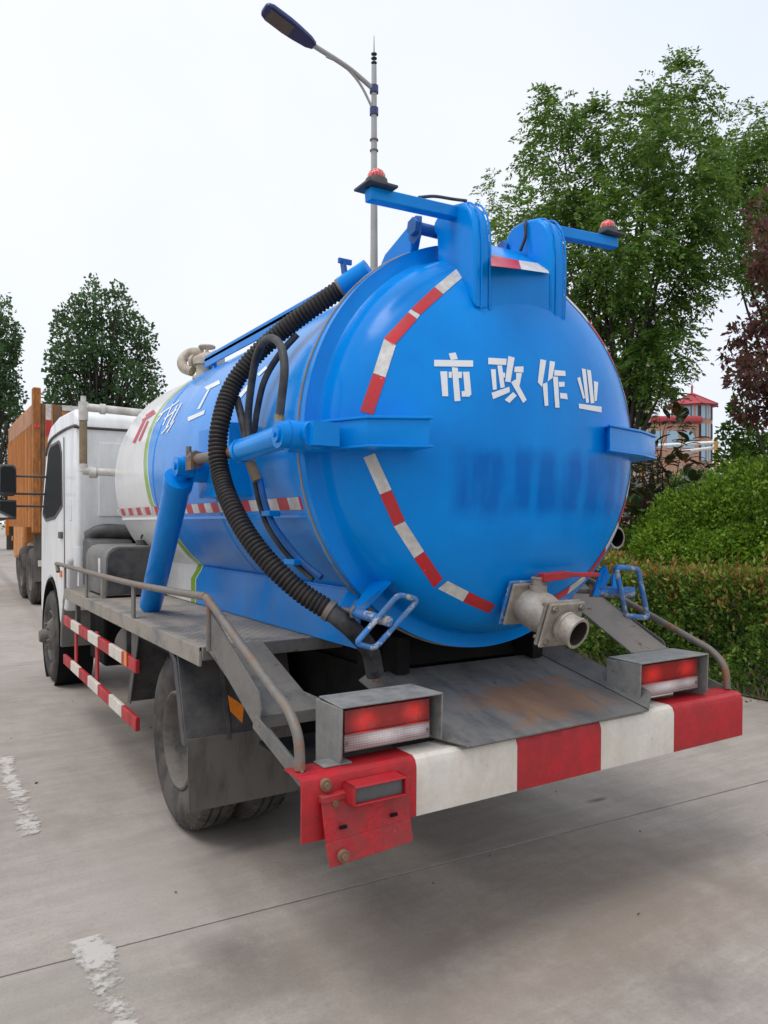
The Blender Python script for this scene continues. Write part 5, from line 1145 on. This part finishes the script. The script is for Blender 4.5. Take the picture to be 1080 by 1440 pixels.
P = np.stack([rng.uniform(-2.5, 3.9, n), rng.uniform(-1.5, 6, n), np.full(n, .004)], -1); Dv = rng.normal(size=(n, 3)) * np.array([1, 1, .1]); L = rng.uniform(.008, .028, n)
l2_ = leaf_object('leaf_litter', P, Dv, L, L * .6, 'litter', None); tag(l2_, 'tiny dry leaf bits scattered over the concrete', 'leaf litter', kind='stuff')
# far wood behind everything
Cs = []; Ds = []
for k in range(150):
    an = rng.uniform(0, 2 * math.pi); Zf = rng.uniform(85, 120); c = Vector((CX + Zf * math.cos(an), CY + Zf * math.sin(an), 0)); hgt = rng.uniform(4, 9)
    n = 420; d = sph(n); P = np.array([c.x, c.y, hgt * .55]) + d * (rng.random((n, 1)) ** .4) * np.array([4, 4, hgt * .55]); P = P[P[:, 2] > 0]; Cs.append(P); Ds.append(rng.normal(size=P.shape))
C = np.concatenate(Cs); L = rng.uniform(.35, .7, len(C))
fo = leaf_object('distant_wood', C, np.concatenate(Ds), L, L * .8, 'leaf_poplar', None); tag(fo, 'distant belt of trees on the horizon', 'trees', kind='stuff')

# ================================================================== FAR BUILDINGS, PIPE RACK
Zt = 95; tc_ = ground_at(973, Zt); kpx = Zt / F
TB = thing('tower_building', 'red-roofed round tower house with blue glazed upper storeys', 'building', tuple(tc_))
rt_ = 27 * kpx * 1.0; ze = 1.5 + (735 - 571) * kpx; zp = 1.5 + (735 - 553) * kpx
def octo(r, z, n=8, ph=.2): return [Vector((tc_.x + r * math.cos(2 * math.pi * k / n + ph), tc_.y + r * math.sin(2 * math.pi * k / n + ph), z)) for k in range(n)]
wl = obj('wall', MB().tube([tc_, tc_ + Vector((0, 0, ze))], rt_, 8), 'brick_wall', TB)
e0 = octo(rt_ * 1.35, ze - .1); apex = Vector((tc_.x, tc_.y, zp))
rf = obj('roof', MB().add(e0 + [apex], [(k, (k + 1) % 8, 8) for k in range(8)] + [tuple(range(8))]), 'roof_red', TB)
obj('finial', MB().cyl(apex, apex + Vector((0, 0, .9)), .12, 8), 'roof_red', rf)
for k in range(8): obj('hip_ridge', MB().tube([e0[k], apex], .12, 6), 'roof_red', rf)
for lv, (za_, zb_) in enumerate(((1.5 + (735 - 592) * kpx, ze - .3), (1.5 + (735 - 618) * kpx, 1.5 + (735 - 599) * kpx), (1.5 + (735 - 650) * kpx, 1.5 + (735 - 625) * kpx))):
    R1 = octo(rt_ * 1.02, 0, 8, .2)
    u0 = Vector(tc_); ang = [2 * math.pi * k / 8 + .2 for k in range(8)]
    for k in range(8):
        a = R1[k]; b = R1[(k + 1) % 8]
        w_ = obj('window', MB().plate([a.lerp(b, .08) + Vector((0, 0, za_)), a.lerp(b, .92) + Vector((0, 0, za_)), a.lerp(b, .92) + Vector((0, 0, zb_)), a.lerp(b, .08) + Vector((0, 0, zb_))], .06), 'tower_glass', wl)
        for t_ in (.08, .5, .92):
            q = a.lerp(b, t_); d_ = Vector((q.x - tc_.x, q.y - tc_.y, 0)).normalized() * .05; obj('frame', MB().bar(q + d_ + Vector((0, 0, za_)), q + d_ + Vector((0, 0, zb_)), .10, .10, (1, 0, 0)), 'frame_dark', w_)
wing = Vector((tc_.x, tc_.y, 0)) - Vector((RTv[0], RTv[1], 0)) * 4.6
def obox(c, hw, hd_, z0, z1, mb_obj):
    r_ = Vector((RTv[0], RTv[1], 0)); f_ = Vector((FWv[0], FWv[1], 0)); c = Vector(c)
    v = [c + r_ * a * hw + f_ * b * hd_ + Vector((0, 0, z)) for z in (z0, z1) for a, b in ((-1, -1), (1, -1), (1, 1), (-1, 1))]
    return mb_obj.add(v, [(3, 2, 1, 0), (4, 5, 6, 7), (0, 1, 5, 4), (1, 2, 6, 5), (2, 3, 7, 6), (3, 0, 4, 7)])
zw = 1.5 + (735 - 600) * kpx
ww = obj('wing', obox(wing, 4.2, 3, 0, zw, MB()), 'brick_wall', TB)
obj('wing_roof', obox(wing, 4.6, 3.5, zw, zw + .9, MB()), 'roof_red', TB, bevel=.3)
for k in range(4):
    c = wing + Vector((RTv[0], RTv[1], 0)) * (-3 + 2 * k) - Vector((FWv[0], FWv[1], 0)) * 3.02
    obj('window', obox(c, .7, .06, zw - 3.0, zw - .9, MB()), 'tower_glass', ww)
# pale low building behind the trees
pc = ground_at(848, 30)
PB = thing('pale_building', 'plain pale rendered building wall seen between tank and trees', 'building', tuple(pc))
hB = 1.5 + (735 - 528) * 30 / F
pw = obj('wall', obox(pc - Vector((RTv[0], RTv[1], 0)) * 3.2, 4.2, 2.5, 0, hB, MB()), 'pale_wall', PB)
obj('parapet', obox(pc - Vector((RTv[0], RTv[1], 0)) * 3.2, 4.3, 2.6, hB, hB + .15, MB()), 'pale_wall', PB)
for k in range(3):
    c = pc + Vector((RTv[0], RTv[1], 0)) * (-6 + 2.2 * k) - Vector((FWv[0], FWv[1], 0)) * 2.51
    w_ = obj('window', obox(c, .6, .04, 1.2, 2.8, MB()), 'glass', pw); obj('sill', obox(c, .7, .1, 1.1, 1.2, MB()), 'pale_wall', w_)
# white pipes on a yellow post
PRK = thing('pipe_rack', 'two white overhead pipes carried by a yellow post', 'pipe rack', tuple(ground_at(1007, 22)))
for py, pxs in ((624, (900, 1012)), (631, (960, 1012))):
    a = at(pxs[0], py + 4, 23.5); b = at(pxs[1], py - 2, 22.0); obj('pipe', MB().cyl(a, b, .055, 10), 'white', PRK, smooth=40)
gp = ground_at(1007, 22); obj('post', MB().cyl(gp, gp + Vector((0, 0, 1.5 + 115 * 22 / F)), .06, 10), 'yellow', PRK, smooth=40)
gp = ground_at(902, 23.4); obj('post', MB().cyl(gp, gp + Vector((0, 0, 1.5 + 112 * 23.4 / F)), .06, 10), 'yellow', PRK, smooth=40)
